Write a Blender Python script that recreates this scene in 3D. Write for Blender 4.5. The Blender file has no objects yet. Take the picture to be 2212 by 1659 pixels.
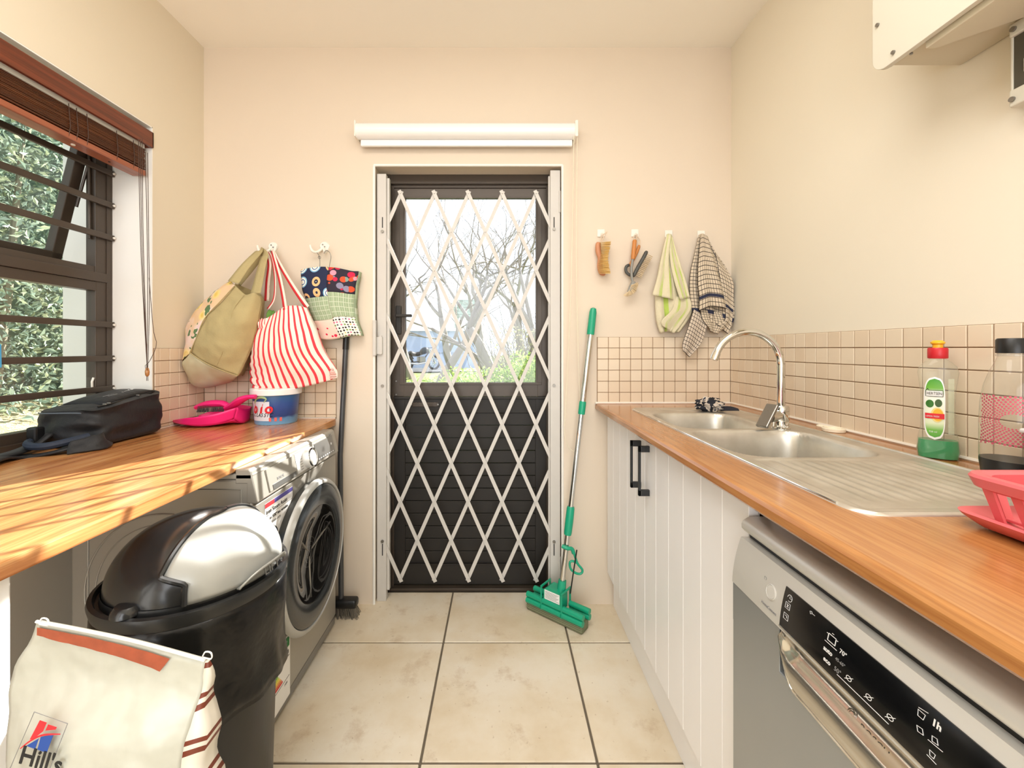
import bpy, bmesh, math, random
from mathutils import Vector, Matrix, noise

# ------------------------------------------------------------------ camera, world, sun, lamps, exposure
SC = bpy.context.scene
COL = SC.collection
W, H, FPX, VX, VY, CZ = 2212, 1659, 915.0, 1080.0, 753.0, 1.185
cam_d = bpy.data.cameras.new('camera')
cam = bpy.data.objects.new('camera', cam_d); COL.objects.link(cam)
cam.location = (0, 0, CZ); cam.rotation_euler = (math.pi/2, 0, 0)
cam_d.sensor_width = 36; cam_d.lens = 36*FPX/W
cam_d.shift_x = (W/2-VX)/W; cam_d.shift_y = (VY-H/2)/W
cam_d.clip_start = 0.02; cam_d.clip_end = 300
SC.camera = cam
SC.view_settings.view_transform = 'Standard'; SC.view_settings.look = 'None'
SC.view_settings.gamma = 1; SC.view_settings.use_curve_mapping = False
SC.view_settings.exposure = 0.36
SC.cycles.max_bounces = 8; SC.cycles.diffuse_bounces = 5; SC.cycles.transparent_max_bounces = 24
SC.cycles.caustics_reflective = False; SC.cycles.caustics_refractive = False
SC.cycles.sample_clamp_indirect = 6

wd = bpy.data.worlds.new('sky'); SC.world = wd; wd.use_nodes = True
bgn = wd.node_tree.nodes['Background']
bgn.inputs[0].default_value = (0.86, 0.93, 1.0, 1); bgn.inputs[1].default_value = 1.55

SUN_D = Vector((-.93, -1.45, -1.0)).normalized()
sd = bpy.data.lights.new('sun', 'SUN'); sd.energy = 15.0; sd.angle = math.radians(0.4); sd.color = (1, 0.95, 0.86)
so = bpy.data.objects.new('sun', sd); COL.objects.link(so); so.location = (6, 9, 7)
so.rotation_euler = SUN_D.to_track_quat('-Z', 'Y').to_euler()

def area(name, loc, target, sx, sy, e, col):
    l = bpy.data.lights.new(name, 'AREA'); l.shape = 'RECTANGLE'; l.size = sx; l.size_y = sy; l.energy = e; l.color = col
    o = bpy.data.objects.new(name, l); COL.objects.link(o); o.location = loc
    o.rotation_euler = (Vector(target)-Vector(loc)).to_track_quat('-Z', 'Y').to_euler()
    return o
def portal(o): o.data.cycles.is_portal = True
area('rear_fill_light', (-0.15, -2.1, 1.35), (-0.15, 2, 1.45), 1.9, 1.9, 31, (1, 0.98, 0.96))   # added fill light at the unseen opening behind the camera
area('overhead_fill_light', (-0.15, 0.30, 2.55), (-0.15, 0.32, 0), 1.7, 1.1, 27, (1, 0.97, 0.93))  # added overhead fill out of view, brightens the room; no fixture there
portal(area('window_portal', (-1.60, 0.90, 1.46), (0, 0.90, 1.46), 1.5, 1.2, 1, (1, 1, 1)))             # skylight entering the left window
portal(area('door_portal', (-0.145, 2.15, 1.47), (-0.145, 0, 1.47), 0.7, 0.95, 1, (1, 1, 1)))

# ------------------------------------------------------------------ helpers
def lin(h):
    if isinstance(h, str):
        h = h.lstrip('#'); c = [int(h[i:i+2], 16)/255 for i in (0, 2, 4)]
    else: c = list(h)
    return tuple((x/12.92 if x <= .04045 else ((x+.055)/1.055)**2.4) for x in c)+(1,)
def P(px, py, Y):            # a point seen at px,py in the photograph, Y metres in front of the camera
    return Vector(((px-VX)*Y/FPX, Y, CZ-(py-VY)*Y/FPX))

class N:                     # tiny node-expression helper
    def __init__(s, name):
        s.m = bpy.data.materials.new(name); s.m.use_nodes = True; s.t = s.m.node_tree; s.t.nodes.clear()
    def n(s, kind, **kw):
        nd = s.t.nodes.new(kind)
        for k, v in kw.items(): setattr(nd, k, v)
        return nd
    def put(s, sock, v):
        if isinstance(v, bpy.types.NodeSocket): s.t.links.new(v, sock)
        elif v is not None: sock.default_value = v
    def math(s, op, a, b=None, c=None):
        nd = s.n('ShaderNodeMath', operation=op)
        for i, v in enumerate((a, b, c)):
            if v is not None: s.put(nd.inputs[i], v)
        return nd.outputs[0]
    def coord(s, which='Object', scale=(1, 1, 1), rot=(0, 0, 0)):
        tc = s.n('ShaderNodeTexCoord'); mp = s.n('ShaderNodeMapping')
        s.t.links.new(tc.outputs[which], mp.inputs[0]); mp.inputs['Scale'].default_value = scale; mp.inputs['Rotation'].default_value = rot
        return mp.outputs[0]
    def noise(s, vec, scale, detail=4, rough=.55, out=0):
        nd = s.n('ShaderNodeTexNoise'); s.put(nd.inputs['Vector'], vec); nd.inputs['Scale'].default_value = scale
        nd.inputs['Detail'].default_value = detail; nd.inputs['Roughness'].default_value = rough
        return nd.outputs[out]
    def voro(s, vec, scale, feature='F1', rand=1.0):
        nd = s.n('ShaderNodeTexVoronoi', feature=feature); s.put(nd.inputs['Vector'], vec)
        nd.inputs['Scale'].default_value = scale; nd.inputs['Randomness'].default_value = rand
        return nd
    def ramp(s, fac, stops, interp='LINEAR'):
        nd = s.n('ShaderNodeValToRGB'); s.put(nd.inputs[0], fac); e = nd.color_ramp; e.interpolation = interp
        while len(e.elements) < len(stops): e.elements.new(0.5)
        for el, (p, c) in zip(e.elements, stops): el.position = p; el.color = lin(c)
        return nd.outputs[0]
    def mix(s, fac, a, b, mode='MIX'):
        nd = s.n('ShaderNodeMix', data_type='RGBA', blend_type=mode)
        s.put(nd.inputs[0], fac); s.put(nd.inputs[6], a); s.put(nd.inputs[7], b)
        return nd.outputs[2]
    def sep(s, vec):
        nd = s.n('ShaderNodeSeparateXYZ'); s.put(nd.inputs[0], vec); return nd.outputs
    def bump(s, h, strength, dist=.01):
        nd = s.n('ShaderNodeBump'); nd.inputs['Strength'].default_value = strength; nd.inputs['Distance'].default_value = dist
        s.put(nd.inputs['Height'], h); return nd.outputs[0]
    def end(s, color, rough=.5, metal=0.0, normal=None, coat=0.0, spec=.5, alpha=None, aniso=0, sheen=0, emit=None, sss=0):
        b = s.n('ShaderNodeBsdfPrincipled'); o = s.n('ShaderNodeOutputMaterial')
        s.put(b.inputs['Base Color'], color); s.put(b.inputs['Roughness'], rough); s.put(b.inputs['Metallic'], metal)
        b.inputs['Coat Weight'].default_value = coat; b.inputs['Coat Roughness'].default_value = .12
        b.inputs['Specular IOR Level'].default_value = spec; b.inputs['Sheen Weight'].default_value = sheen
        if aniso: b.inputs['Anisotropic'].default_value = aniso
        if normal: s.t.links.new(normal, b.inputs['Normal'])
        if alpha is not None: s.put(b.inputs['Alpha'], alpha)
        s.t.links.new(b.outputs[0], o.inputs[0]); return s.m

def mat(name, c, rough=.5, metal=0.0, var=.06, vscale=6, bump=0, bscale=40, coat=0, spec=.5, sheen=0):
    s = N(name); v = s.coord(); f = s.noise(v, vscale)
    c = lin(c); lo = tuple(x*(1-var*2) for x in c[:3])+(1,); hi = tuple(min(1, x*(1+var)) for x in c[:3])+(1,)
    col = s.mix(f, lo, hi)
    nr = s.bump(s.noise(v, bscale, 3), bump, .004) if bump else None
    return s.end(col, rough, metal, nr, coat, spec, sheen=sheen)

def glassy(name, tint=(1, 1, 1), rough=0.0, ior=1.45, haze=0.0, boost=1.0):      # thin pane: mirror reflection by Fresnel over clear transmission
    s = N(name); tr = s.n('ShaderNodeBsdfTransparent'); gl = s.n('ShaderNodeBsdfGlossy'); fr = s.n('ShaderNodeLayerWeight'); fr.inputs[0].default_value = .5; f0 = ((ior-1)/(ior+1))**2; sch = s.math('MULTIPLY_ADD', s.math('POWER', fr.outputs['Facing'], 5.0), 1-f0, f0)
    tr.inputs[0].default_value = tuple(tint)+(1,); gl.inputs['Roughness'].default_value = rough
    mx = s.n('ShaderNodeMixShader'); o = s.n('ShaderNodeOutputMaterial')
    s.t.links.new(s.math('MINIMUM', s.math('MULTIPLY', sch, boost), .9), mx.inputs[0]); s.t.links.new(tr.outputs[0], mx.inputs[1]); s.t.links.new(gl.outputs[0], mx.inputs[2])
    last = mx
    if haze:
        df = s.n('ShaderNodeBsdfDiffuse'); df.inputs[0].default_value = tuple(min(1, t) for t in tint)+(1,); m2 = s.n('ShaderNodeMixShader'); m2.inputs[0].default_value = haze
        s.t.links.new(mx.outputs[0], m2.inputs[1]); s.t.links.new(df.outputs[0], m2.inputs[2]); last = m2
    s.t.links.new(last.outputs[0], o.inputs[0]); return s.m

BASE = {}
def base_of(o):
    while o is not None:
        if o.name in BASE: return BASE[o.name]
        o = o.parent
    return Vector((0, 0, 0))

class MB:
    def __init__(s): s.bm = bmesh.new(); s.uv = s.bm.loops.layers.uv.new('UVMap')
    def box(s, x0, x1, y0, y1, z0, z1, bev=0, seg=2, M=None):
        r = bmesh.ops.create_cube(s.bm, size=1); vs = r['verts']
        for v in vs:
            v.co = Vector(((x0+x1)/2+v.co.x*(x1-x0), (y0+y1)/2+v.co.y*(y1-y0), (z0+z1)/2+v.co.z*(z1-z0)))
        if bev:
            es = list({e for v in vs for e in v.link_edges})
            r = bmesh.ops.bevel(s.bm, geom=es, offset=bev, segments=seg, affect='EDGES', profile=.5)
            vs = list({v for f in r['faces'] for v in f.verts} | {v for v in vs if v.is_valid})
        if M is not None: bmesh.ops.transform(s.bm, matrix=M, verts=vs)
        return s
    def prism(s, poly, axis, a, b, bev=0):      # poly in the two other axes (cyclic order), from a to b along the axis
        def pt(u, v, t): return {'x': (t, u, v), 'y': (u, t, v), 'z': (u, v, t)}[axis]
        A = [s.bm.verts.new(pt(u, v, a)) for u, v in poly]; B = [s.bm.verts.new(pt(u, v, b)) for u, v in poly]
        n = len(poly); fs = [s.bm.faces.new(A), s.bm.faces.new(B[::-1])]
        for i in range(n): fs.append(s.bm.faces.new((A[i], B[i], B[(i+1) % n], A[(i+1) % n])))
        bmesh.ops.recalc_face_normals(s.bm, faces=fs)
        if bev:
            es = list({e for f in fs[:2] for e in f.edges}); bmesh.ops.bevel(s.bm, geom=es, offset=bev, segments=2, affect='EDGES', profile=.5)
        return s
    def tube(s, pts, r, n=8, closed=False, flat=1.0):
        pts = [Vector(p) for p in pts]; m = len(pts); rr = r if isinstance(r, (list, tuple)) else [r]*m
        rings = []; ref = None
        for i, p in enumerate(pts):
            if closed: t = (pts[(i+1) % m]-pts[i-1]).normalized()
            else: t = (pts[min(i+1, m-1)]-pts[max(i-1, 0)]).normalized()
            if ref is None: ref = Vector((0, 0, 1)) if abs(t.z) < .9 else Vector((1, 0, 0))
            u = t.cross(ref)
            if u.length < 1e-6: u = t.cross(Vector((0, 1, .1)))
            u.normalize(); v = t.cross(u).normalized(); ref = u.cross(t) if False else ref
            ref = v if False else (u.cross(t)).normalized()
            rings.append([s.bm.verts.new(p+rr[i]*(math.cos(a)*u*flat+math.sin(a)*v)) for a in [2*math.pi*k/n for k in range(n)]])
        R = m if closed else m-1; fs = []
        for i in range(R):
            a, b = rings[i], rings[(i+1) % m]
            for k in range(n):
                f = s.bm.faces.new((a[k], a[(k+1) % n], b[(k+1) % n], b[k])); fs.append(f)
        if not closed: fs += [s.bm.faces.new(rings[0][::-1]), s.bm.faces.new(rings[-1])]
        bmesh.ops.recalc_face_normals(s.bm, faces=fs)
        return s
    def cyl(s, a, b, r, n=16, r2=None):
        return s.tube([a, b], [r, r if r2 is None else r2], n)
    def lathe(s, prof, c=(0, 0, 0), n=24, M=None, sx=1, sy=1, a0=0, a1=2*math.pi, wob=None, cap=True):
        full = abs(a1-a0-2*math.pi) < 1e-6; c = Vector(c); rows = []
        cnt = n if full else n+1
        for (r, z) in prof:
            row = []
            for k in range(cnt):
                a = a0+(a1-a0)*k/n; q = Vector((r*math.cos(a)*sx, r*math.sin(a)*sy, z))
                if wob: q = wob(q, a)
                if M is not None: q = M @ q
                row.append(s.bm.verts.new(c+q))
            rows.append(row)
        fs = []
        for i in range(len(rows)-1):
            for k in range(n):
                k2 = (k+1) % cnt
                try:
                    f = s.bm.faces.new((rows[i][k], rows[i][k2], rows[i+1][k2], rows[i+1][k]))
                except ValueError: continue
                fs.append(f)
                for lp, uvv in zip(f.loops, ((k/n, i), (k/n+1/n, i), (k/n+1/n, i+1), (k/n, i+1))): lp[s.uv].uv = (uvv[0], uvv[1]/(len(rows)-1))
        if full and cap:
            for row in (rows[0], rows[-1]):
                try: fs.append(s.bm.faces.new(row))
                except ValueError: pass
        bmesh.ops.remove_doubles(s.bm, verts=[v for r_ in rows for v in r_], dist=1e-5)
        fs = [f for f in fs if f.is_valid]
        bmesh.ops.recalc_face_normals(s.bm, faces=fs)
        return s
    def grid(s, pts, closed=False, uvs=(1, 1)):
        R, C = len(pts), len(pts[0]); vs = [[s.bm.verts.new(p) for p in row] for row in pts]
        for i in range(R-1):
            for j in range(C if closed else C-1):
                j2 = (j+1) % C
                f = s.bm.faces.new((vs[i][j], vs[i][j2], vs[i+1][j2], vs[i+1][j]))
                for lp, (a, b) in zip(f.loops, ((j, i), (j+1, i), (j+1, i+1), (j, i+1))): lp[s.uv].uv = (a/(C-1)*uvs[0], 1-b/(R-1)*uvs[1])
        return s
    def poly(s, pts):
        s.bm.faces.new([s.bm.verts.new(p) for p in pts]); return s
    def build(s, name, m, parent=None, smooth=False, loc=None, label=None, kind=None, solid=0, sub=0, angle=40):
        b = base_of(parent) if parent else Vector((0, 0, 0))
        if loc is not None: b = Vector(loc)
        if b.length: bmesh.ops.translate(s.bm, vec=-b, verts=s.bm.verts)
        me = bpy.data.meshes.new(name)
        if smooth:
            for f in s.bm.faces: f.smooth = True
            if angle and not sub:
                for e in s.bm.edges:
                    if len(e.link_faces) == 2 and e.calc_face_angle(0) > math.radians(angle): e.smooth = False
        s.bm.to_mesh(me); s.bm.free()
        o = bpy.data.objects.new(name, me); COL.objects.link(o)
        for mm in (m if isinstance(m, (list, tuple)) else [m]): me.materials.append(mm)
        if parent: o.parent = parent
        elif loc is not None: o.location = b; BASE[o.name] = b
        if label: o['label'] = label
        if kind: o['kind'] = kind
        if solid:
            md = o.modifiers.new('solid', 'SOLIDIFY'); md.thickness = solid; md.offset = 0
        if sub:
            md = o.modifiers.new('sub', 'SUBSURF'); md.levels = sub; md.render_levels = sub
        return o

def thing(name, label, cat, loc=(0, 0, 0), group=None):
    o = bpy.data.objects.new(name, None); COL.objects.link(o); o.location = loc; o.empty_display_size = .05
    o['label'] = label; o['category'] = cat
    if group: o['group'] = group
    BASE[o.name] = Vector(loc); return o
def tag(o, label, cat, group=None, kind=None):
    o['label'] = label; o['category'] = cat
    if group: o['group'] = group
    if kind: o['kind'] = kind
    return o
def struct(name, mb, m, label=None, smooth=False):
    o = mb.build(name, m, smooth=smooth); o['kind'] = 'structure'
    if label: o['label'] = label
    return o

def crom(pts, n):            # Catmull-Rom resampling by arc length
    pts = [Vector(p) for p in pts]
    if len(pts) == 2: return [pts[0].lerp(pts[1], i/(n-1)) for i in range(n)]
    dense = []
    for i in range(len(pts)-1):
        p0, p1, p2, p3 = pts[max(i-1, 0)], pts[i], pts[i+1], pts[min(i+2, len(pts)-1)]
        for k in range(12):
            t = k/12; dense.append(.5*((2*p1)+(p2-p0)*t+(2*p0-5*p1+4*p2-p3)*t*t+(3*p1-p0-3*p2+p3)*t**3))
    dense.append(pts[-1]); L = [0]
    for a, b in zip(dense, dense[1:]): L.append(L[-1]+(b-a).length)
    out = []; j = 0
    for i in range(n):
        t = L[-1]*i/(n-1)
        while j < len(L)-2 and L[j+1] < t: j += 1
        f = 0 if L[j+1] == L[j] else (t-L[j])/(L[j+1]-L[j]); out.append(dense[j].lerp(dense[j+1], min(1, max(0, f))))
    return out
def patch(rows, nu, nv, disp=None):      # smooth surface through rows of points
    R = [crom(r, nu) for r in rows]
    cols = []
    for j in range(nu): cols.append(crom([r[j] for r in R], nv))
    g = [[cols[j][i] for j in range(nu)] for i in range(nv)]
    if disp:
        for i in range(nv):
            for j in range(nu): g[i][j] = g[i][j]+disp(j/(nu-1), i/(nv-1), g[i][j])
    return g

def text(name, body, size, o, xd, yd, m, parent, align='LEFT', ext=.0004, sx=1.0, shear=0, bold=0):
    c = bpy.data.curves.new(name, 'FONT'); c.body = body; c.size = size; c.extrude = ext; c.align_x = align; c.shear = shear; c.resolution_u = 3
    c.offset = bold; c.fill_mode = 'BOTH' if ext else 'FRONT'
    t = bpy.data.objects.new(name+'_tmp', c); COL.objects.link(t)
    dg = bpy.context.evaluated_depsgraph_get(); me = bpy.data.meshes.new_from_object(t.evaluated_get(dg))
    bpy.data.objects.remove(t); bpy.data.curves.remove(c)
    xd = Vector(xd).normalized(); yd = Vector(yd).normalized(); zd = xd.cross(yd)
    b = base_of(parent); o = Vector(o)
    for v in me.vertices: v.co = o+xd*v.co.x*sx+yd*v.co.y+zd*v.co.z-b
    me.name = name; me.materials.clear(); me.materials.append(m)
    ob = bpy.data.objects.new(name, me); COL.objects.link(ob); ob.parent = parent
    return ob
def disc(c, nrm, r, n=16, sx=1, sy=1):
    q = Vector(nrm).normalized().to_track_quat('Z', 'Y').to_matrix(); c = Vector(c)
    return [c+q @ Vector((r*math.cos(2*math.pi*k/n)*sx, r*math.sin(2*math.pi*k/n)*sy, 0)) for k in range(n)]
# ------------------------------------------------------------------ materials
def wall_mat(name, c):
    s = N(name); v = s.coord(); f = s.noise(v, 1.6, 3); c = lin(c)
    col = s.mix(f, tuple(x*.95 for x in c[:3])+(1,), c)
    return s.end(col, .75, 0, s.bump(s.noise(v, 30, 4), .12, .004), spec=.3)
M_wall_back = wall_mat('peach_wall_paint', '#dfd1bf')
M_wall_side = wall_mat('cream_wall_paint', '#ebe4d3')
M_wall_left = wall_mat('sand_wall_paint', '#e2d8c4')
M_ceil = wall_mat('ceiling_paint', '#f8f4ea')
M_reveal = wall_mat('white_reveal_paint', '#f1efe9')
M_white = mat('white_gloss_paint', '#f1f0ee', .25, var=.01, coat=.2)
M_cab = mat('white_melamine', '#f6f6f9', .3, var=.01)
M_gate = mat('gate_enamel', '#cbc7c1', .35, var=.03, vscale=20)
M_caulk = mat('white_caulk', '#ece6dc', .5)
M_grout = mat('brown_grout', '#9a8168', .9)
M_fgrout = mat('grey_floor_grout', '#6e6455', .95, var=.15, vscale=12)
def tile_mat():
    s = N('glazed_wall_tile'); v = s.coord('Object'); oi = s.n('ShaderNodeObjectInfo')
    col = s.ramp(oi.outputs['Random'], [(0, '#dccab2'), (.5, '#e0cfb8'), (1, '#e3d4be')])
    return s.end(col, .28, 0, s.bump(s.noise(v, 25, 2), .05), spec=.45)
M_tile = tile_mat()
def ftile_mat():
    s = N('stone_look_floor_tile'); oi = s.n('ShaderNodeObjectInfo'); tc = s.n('ShaderNodeTexCoord')
    va = s.n('ShaderNodeVectorMath', operation='ADD'); s.put(va.inputs[0], tc.outputs['Object']); 
    cx = s.n('ShaderNodeCombineXYZ'); s.put(cx.inputs[0], s.math('MULTIPLY', oi.outputs['Random'], 40.0)); s.put(cx.inputs[1], s.math('MULTIPLY', oi.outputs['Random'], 17.0)); s.put(va.inputs[1], cx.outputs[0]); v = va.outputs[0]
    a = s.ramp(s.noise(v, 3.2, 6, .6), [(.3, '#d6c7ad'), (.48, '#e2d8c5'), (.62, '#e9e3d6')])
    b = s.ramp(s.noise(v, 7, 8, .7), [(.30, '#c4a883'), (.44, '#f3ece0')])
    col = s.mix(.55, a, b, 'MULTIPLY')
    dots = s.ramp(s.noise(v, 55, 2), [(.27, '#b29b7c'), (.31, '#ffffff')])
    col = s.mix(.35, col, dots, 'MULTIPLY')
    return s.end(col, s.math('MULTIPLY_ADD', s.noise(v, 9, 3), .25, .3), 0, s.bump(s.noise(v, 14, 5), .12, .004), spec=.4)
M_ftile = ftile_mat()
def wood_mat(name, dark, mid, light, sc=(14, .9, 14), rough=.22, knots=False):
    s = N(name); v = s.coord('Object', sc)
    w = s.noise(v, 2.2, 6, .62); f = s.noise(s.coord('Object', (60, 2.2, 60)), 3, 3, .6)
    col = s.ramp(w, [(.3, dark), (.5, mid), (.68, light)])
    col = s.mix(.35, col, s.ramp(f, [(.35, dark), (.6, '#ffffff')]), 'MULTIPLY')
    return s.end(col, rough, 0, None, coat=.25)
M_woodL = wood_mat('oak_look_laminate', '#a9683a', '#c98c55', '#d9a46c')
M_woodR = wood_mat('beech_look_laminate', '#9d6535', '#b07945', '#bc8853', (9, .6, 9))
M_blind = wood_mat('mahogany_stain', '#55230f', '#6f3118', '#7f3c20', (20, .5, 20), .35)
M_blind2 = wood_mat('mahogany_rail', '#8a4a30', '#9c583c', '#a86346', (20, .5, 20), .35)
M_slat = wood_mat('brown_slat', '#45200a', '#5a2e10', '#6b3a16', (20, .5, 20), .4)
M_alu = mat('bronze_aluminium', '#4a4037', .38, .25, var=.05)
M_alu_d = mat('dark_bronze_board', '#1e1914', .55, .0, var=.08)
M_black = mat('black_plastic', '#0d0d0f', .38, var=.1)
M_softblack = mat('black_nylon', '#121317', .62, var=.25, vscale=14, bump=.5, bscale=55, sheen=.05)
M_char = mat('matt_charcoal_metal', '#2f3134', .5, .3)
M_chrome = mat('chrome', '#dcdcd8', .08, 1.0, var=.02)
M_steel = None
def steel():
    s = N('brushed_stainless'); v = s.coord('Object', (90, 2, 90))
    f = s.noise(v, 5, 3); st = s.noise(s.coord(), 9, 5)
    col = s.mix(s.ramp(st, [(.35, '#8f8a80'), (.6, '#b9b5ab')]), lin('#8f8a80'), lin('#bdb9b0'))
    return s.end(s.ramp(st, [(.35, '#c6c1b6'), (.65, '#dcd8cf')]), s.math('MULTIPLY_ADD', f, .2, .25), .8, s.bump(f, .05, .002))
M_steel = steel()
M_silver = mat('silver_appliance_paint', '#a5a198', .36, .4, var=.03)
M_silver_d = mat('dark_silver_panel', '#8b8a87', .3, .75, var=.04)
M_dw = mat('stainless_door', '#a9aeb2', .34, .7, var=.06, vscale=3)
M_dwlt = mat('satin_silver', '#d3d2ce', .34, .2, var=.02)
M_disp = mat('black_glass', '#0b0c0e', .12, 0, var=.1, coat=.6)
M_ink = mat('black_ink', '#191919', .7); M_white_ink = mat('white_ink', '#e8e8e8', .7); M_grey_ink = mat('grey_ink', '#8b8b8b', .7)
M_green = mat('green_mop_plastic', '#159e79', .35, var=.04)
M_spongeg = mat('grey_green_sponge', '#73775a', .95, var=.15, bump=.6, bscale=120)
M_pink = mat('hot_pink_plastic', '#f0247d', .35, var=.03)
M_rack = mat('coral_rack_plastic', '#d9666c', .4, var=.05, vscale=30)
M_cream = mat('cream_plastic', '#ece3cd', .4)
M_glass = glassy('window_glass', (.97, .99, .98), boost=1.0)
M_glass2 = glassy('door_glass', (.97, .98, 1.0), boost=1.0)
M_cord = mat('brown_cord', '#4a342a', .8)
M_hookw = mat('white_hook_plastic', '#efeae0', .3)
M_screw = mat('steel_screw', '#8f8b84', .35, .8)
M_redink = mat('red_ink', '#dd2a33', .6); M_blueink = mat('blue_ink', '#1f4a9c', .6); M_greenink = mat('green_ink', '#1f7a3c', .6)

# ------------------------------------------------------------------ room shell
XL, XR, YB, ZC = -1.373, 1.0715, 1.9635, 2.58
YR = -1.9
DX0, DX1, DZ = -.584, .290, 2.035
mb = MB(); mb.box(XL-.2, XR+.2, YR-.1, 2.16, -.12, -.005)
floor = struct('floor', mb, M_fgrout, 'floor slab and grout between beige stone-look tiles')
xs = [-1.7485, -1.241, -.735, -.228, .279, .786, 1.293]; ys = [2.205, 1.708, 1.212, .716, .220, -.276, -.772, -1.268, -1.764]
k = 0
for i in range(6):
    for j in range(8):
        x0, x1 = max(xs[i], XL-.01), min(xs[i+1], XR+.01); y0, y1 = ys[j+1], min(ys[j], 2.062)
        if x1-x0 < .02: continue
        cx, cy = (x0+x1)/2, (y0+y1)/2; g = .0038
        m = MB(); m.box(x0+g-cx, x1-g-cx, y0+g-cy, y1-g-cy, -.012, 0, .0015, 1)
        o = m.build('tile', M_ftile, floor); o.location = (cx, cy, 0)
mb = MB()
mb.box(XL-.2, DX0, YB, 2.16, -.02, ZC+.1); mb.box(DX1, XR+.2, YB, 2.16, -.02, ZC+.1); mb.box(DX0, DX1, YB, 2.16, DZ, ZC+.1)
wall_back = struct('wall_back', mb, M_wall_back)
WY0, WY1, WZ0, WZ1 = .12, 1.675, .862, 2.06
mb = MB(); T = .2
mb.box(XL-T, XL, YR-.1, WY0, -.02, ZC+.1); mb.box(XL-T, XL, WY1, 2.16, -.02, ZC+.1)
mb.box(XL-T, XL, WY0, WY1, -.02, WZ0-.034); mb.box(XL-T, XL, WY0, WY1, WZ1, ZC+.1)
wall_left = struct('wall_left', mb, M_wall_left)
mb = MB(); mb.box(XL-.16, XL-.0005, WY1-.003, WY1+.001, WZ0, WZ1); mb.box(XL-.16, XL-.0005, WY0, WY1, WZ1-.004, WZ1)
struct('trim_1', mb, M_reveal, 'white painted plaster window reveal')
mb = MB(); mb.box(XR, XR+.2, YR-.1, 2.16, -.02, ZC+.1)
wall_right = struct('wall_right', mb, M_wall_side)
mb = MB(); mb.box(XL-.2, XR+.2, YR-.1, 2.16, ZC, ZC+.1)
ceiling = struct('ceiling', mb, M_ceil)
mb = MB(); mb.box(XL-.2, -1.15, YR-.15, YR, -.02, ZC+.1); mb.box(.85, XR+.2, YR-.15, YR, -.02, ZC+.1); mb.box(-1.15, .85, YR-.15, YR, 2.35, ZC+.1)
wall_rear = struct('wall_rear', mb, M_wall_side)
# door reveal paint: rounded plaster edge strips
mb = MB()
mb.tube([(DX0, YB+.001, 0), (DX0, YB+.001, DZ)], .006, 8); mb.tube([(DX1, YB+.001, 0), (DX1, YB+.001, DZ)], .006, 8); mb.tube([(DX0, YB+.001, DZ), (DX1, YB+.001, DZ)], .006, 8)
struct('trim_2', mb, M_reveal, 'rounded cream plaster edge of the door recess', True)

# splash tiles, each its own piece under its wall
def tile_mesh(w, h, ax):
    m = MB(); g = .0013; t = .006
    if ax == 'y': m.box(-w/2+g, w/2-g, -t, 0, -h/2+g, h/2-g, .0012, 1)          # on the back wall, proud towards -Y
    elif ax == 'x-': m.box(-t, 0, -w/2+g, w/2-g, -h/2+g, h/2-g, .0012, 1)       # on the right wall
    else: m.box(0, t, -w/2+g, w/2-g, -h/2+g, h/2-g, .0012, 1)                   # on the left wall
    me = bpy.data.meshes.new('tile'); m.bm.to_mesh(me); m.bm.free(); me.materials.append(M_tile); return me
def tiles(wall, ax, spans, zs, fixed):
    cache = {}; r = random.Random(4)
    for (u0, u1) in spans:
        for (z0, z1) in zs:
            key = (round(u1-u0, 4), round(z1-z0, 4))
            if key not in cache: cache[key] = tile_mesh(u1-u0, z1-z0, ax)
            o = bpy.data.objects.new('tile', cache[key]); COL.objects.link(o); o.parent = wall
            u = (u0+u1)/2; z = (z0+z1)/2; e = r.uniform(-.0003, .0003)
            o.location = (u, fixed+e, z) if ax == 'y' else (fixed+e, u, z)
PT = .0513
def spans_from(a, b, first=None):
    out = []; s = 1 if b > a else -1
    if first: out.append((min(a, a+s*first), max(a, a+s*first))); a += s*first
    while (b-a)*s > .012:
        e = a+s*PT
        if (e-b)*s > 0: e = b
        out.append((min(a, e), max(a, e))); a = e
    return out
zR = spans_from(1.2387, .932); zL = spans_from(1.187, .866)
def grout(wall, x0, x1, y0, y1, z0, z1):
    m = MB(); m.box(x0, x1, y0, y1, z0, z1); m.build('grout_bed', M_grout, wall)
tiles(wall_back, 'y', spans_from(XR-.006, .4500), zR, YB-.001); grout(wall_back, .449, XR, YB-.004, YB+.001, .93, 1.2387)
tiles(wall_back, 'y', spans_from(XL+.006, -.757), zL, YB-.001); grout(wall_back, XL, -.757, YB-.004, YB+.001, .862, 1.187)
tiles(wall_right, 'x-', spans_from(YB-.007, .62, .016), zR, XR-.001); grout(wall_right, XR-.004, XR+.001, .62, YB, .93, 1.2387)
tiles(wall_left, 'x+', spans_from(YB-.007, WY1+.002), zL, XL+.001); grout(wall_left, XL-.001, XL+.004, WY1+.001, YB, .862, 1.187)
mb = MB(); mb.tube([(.44, YB-.008, .934), (XR-.008, YB-.008, .934), (XR-.008, 1.4, .934), (XR-.008, .1, .934)], .0055, 6)
struct('trim_3', mb, M_caulk, 'white caulk bead behind the sink worktop', True)
mb = MB(); mb.tube([(-.76, YB-.008, .864), (XL+.008, YB-.008, .864), (XL+.008, WY1+.01, .864)], .003, 6)
struct('trim_4', mb, M_caulk, 'thin caulk bead behind the left worktop', True)

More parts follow.
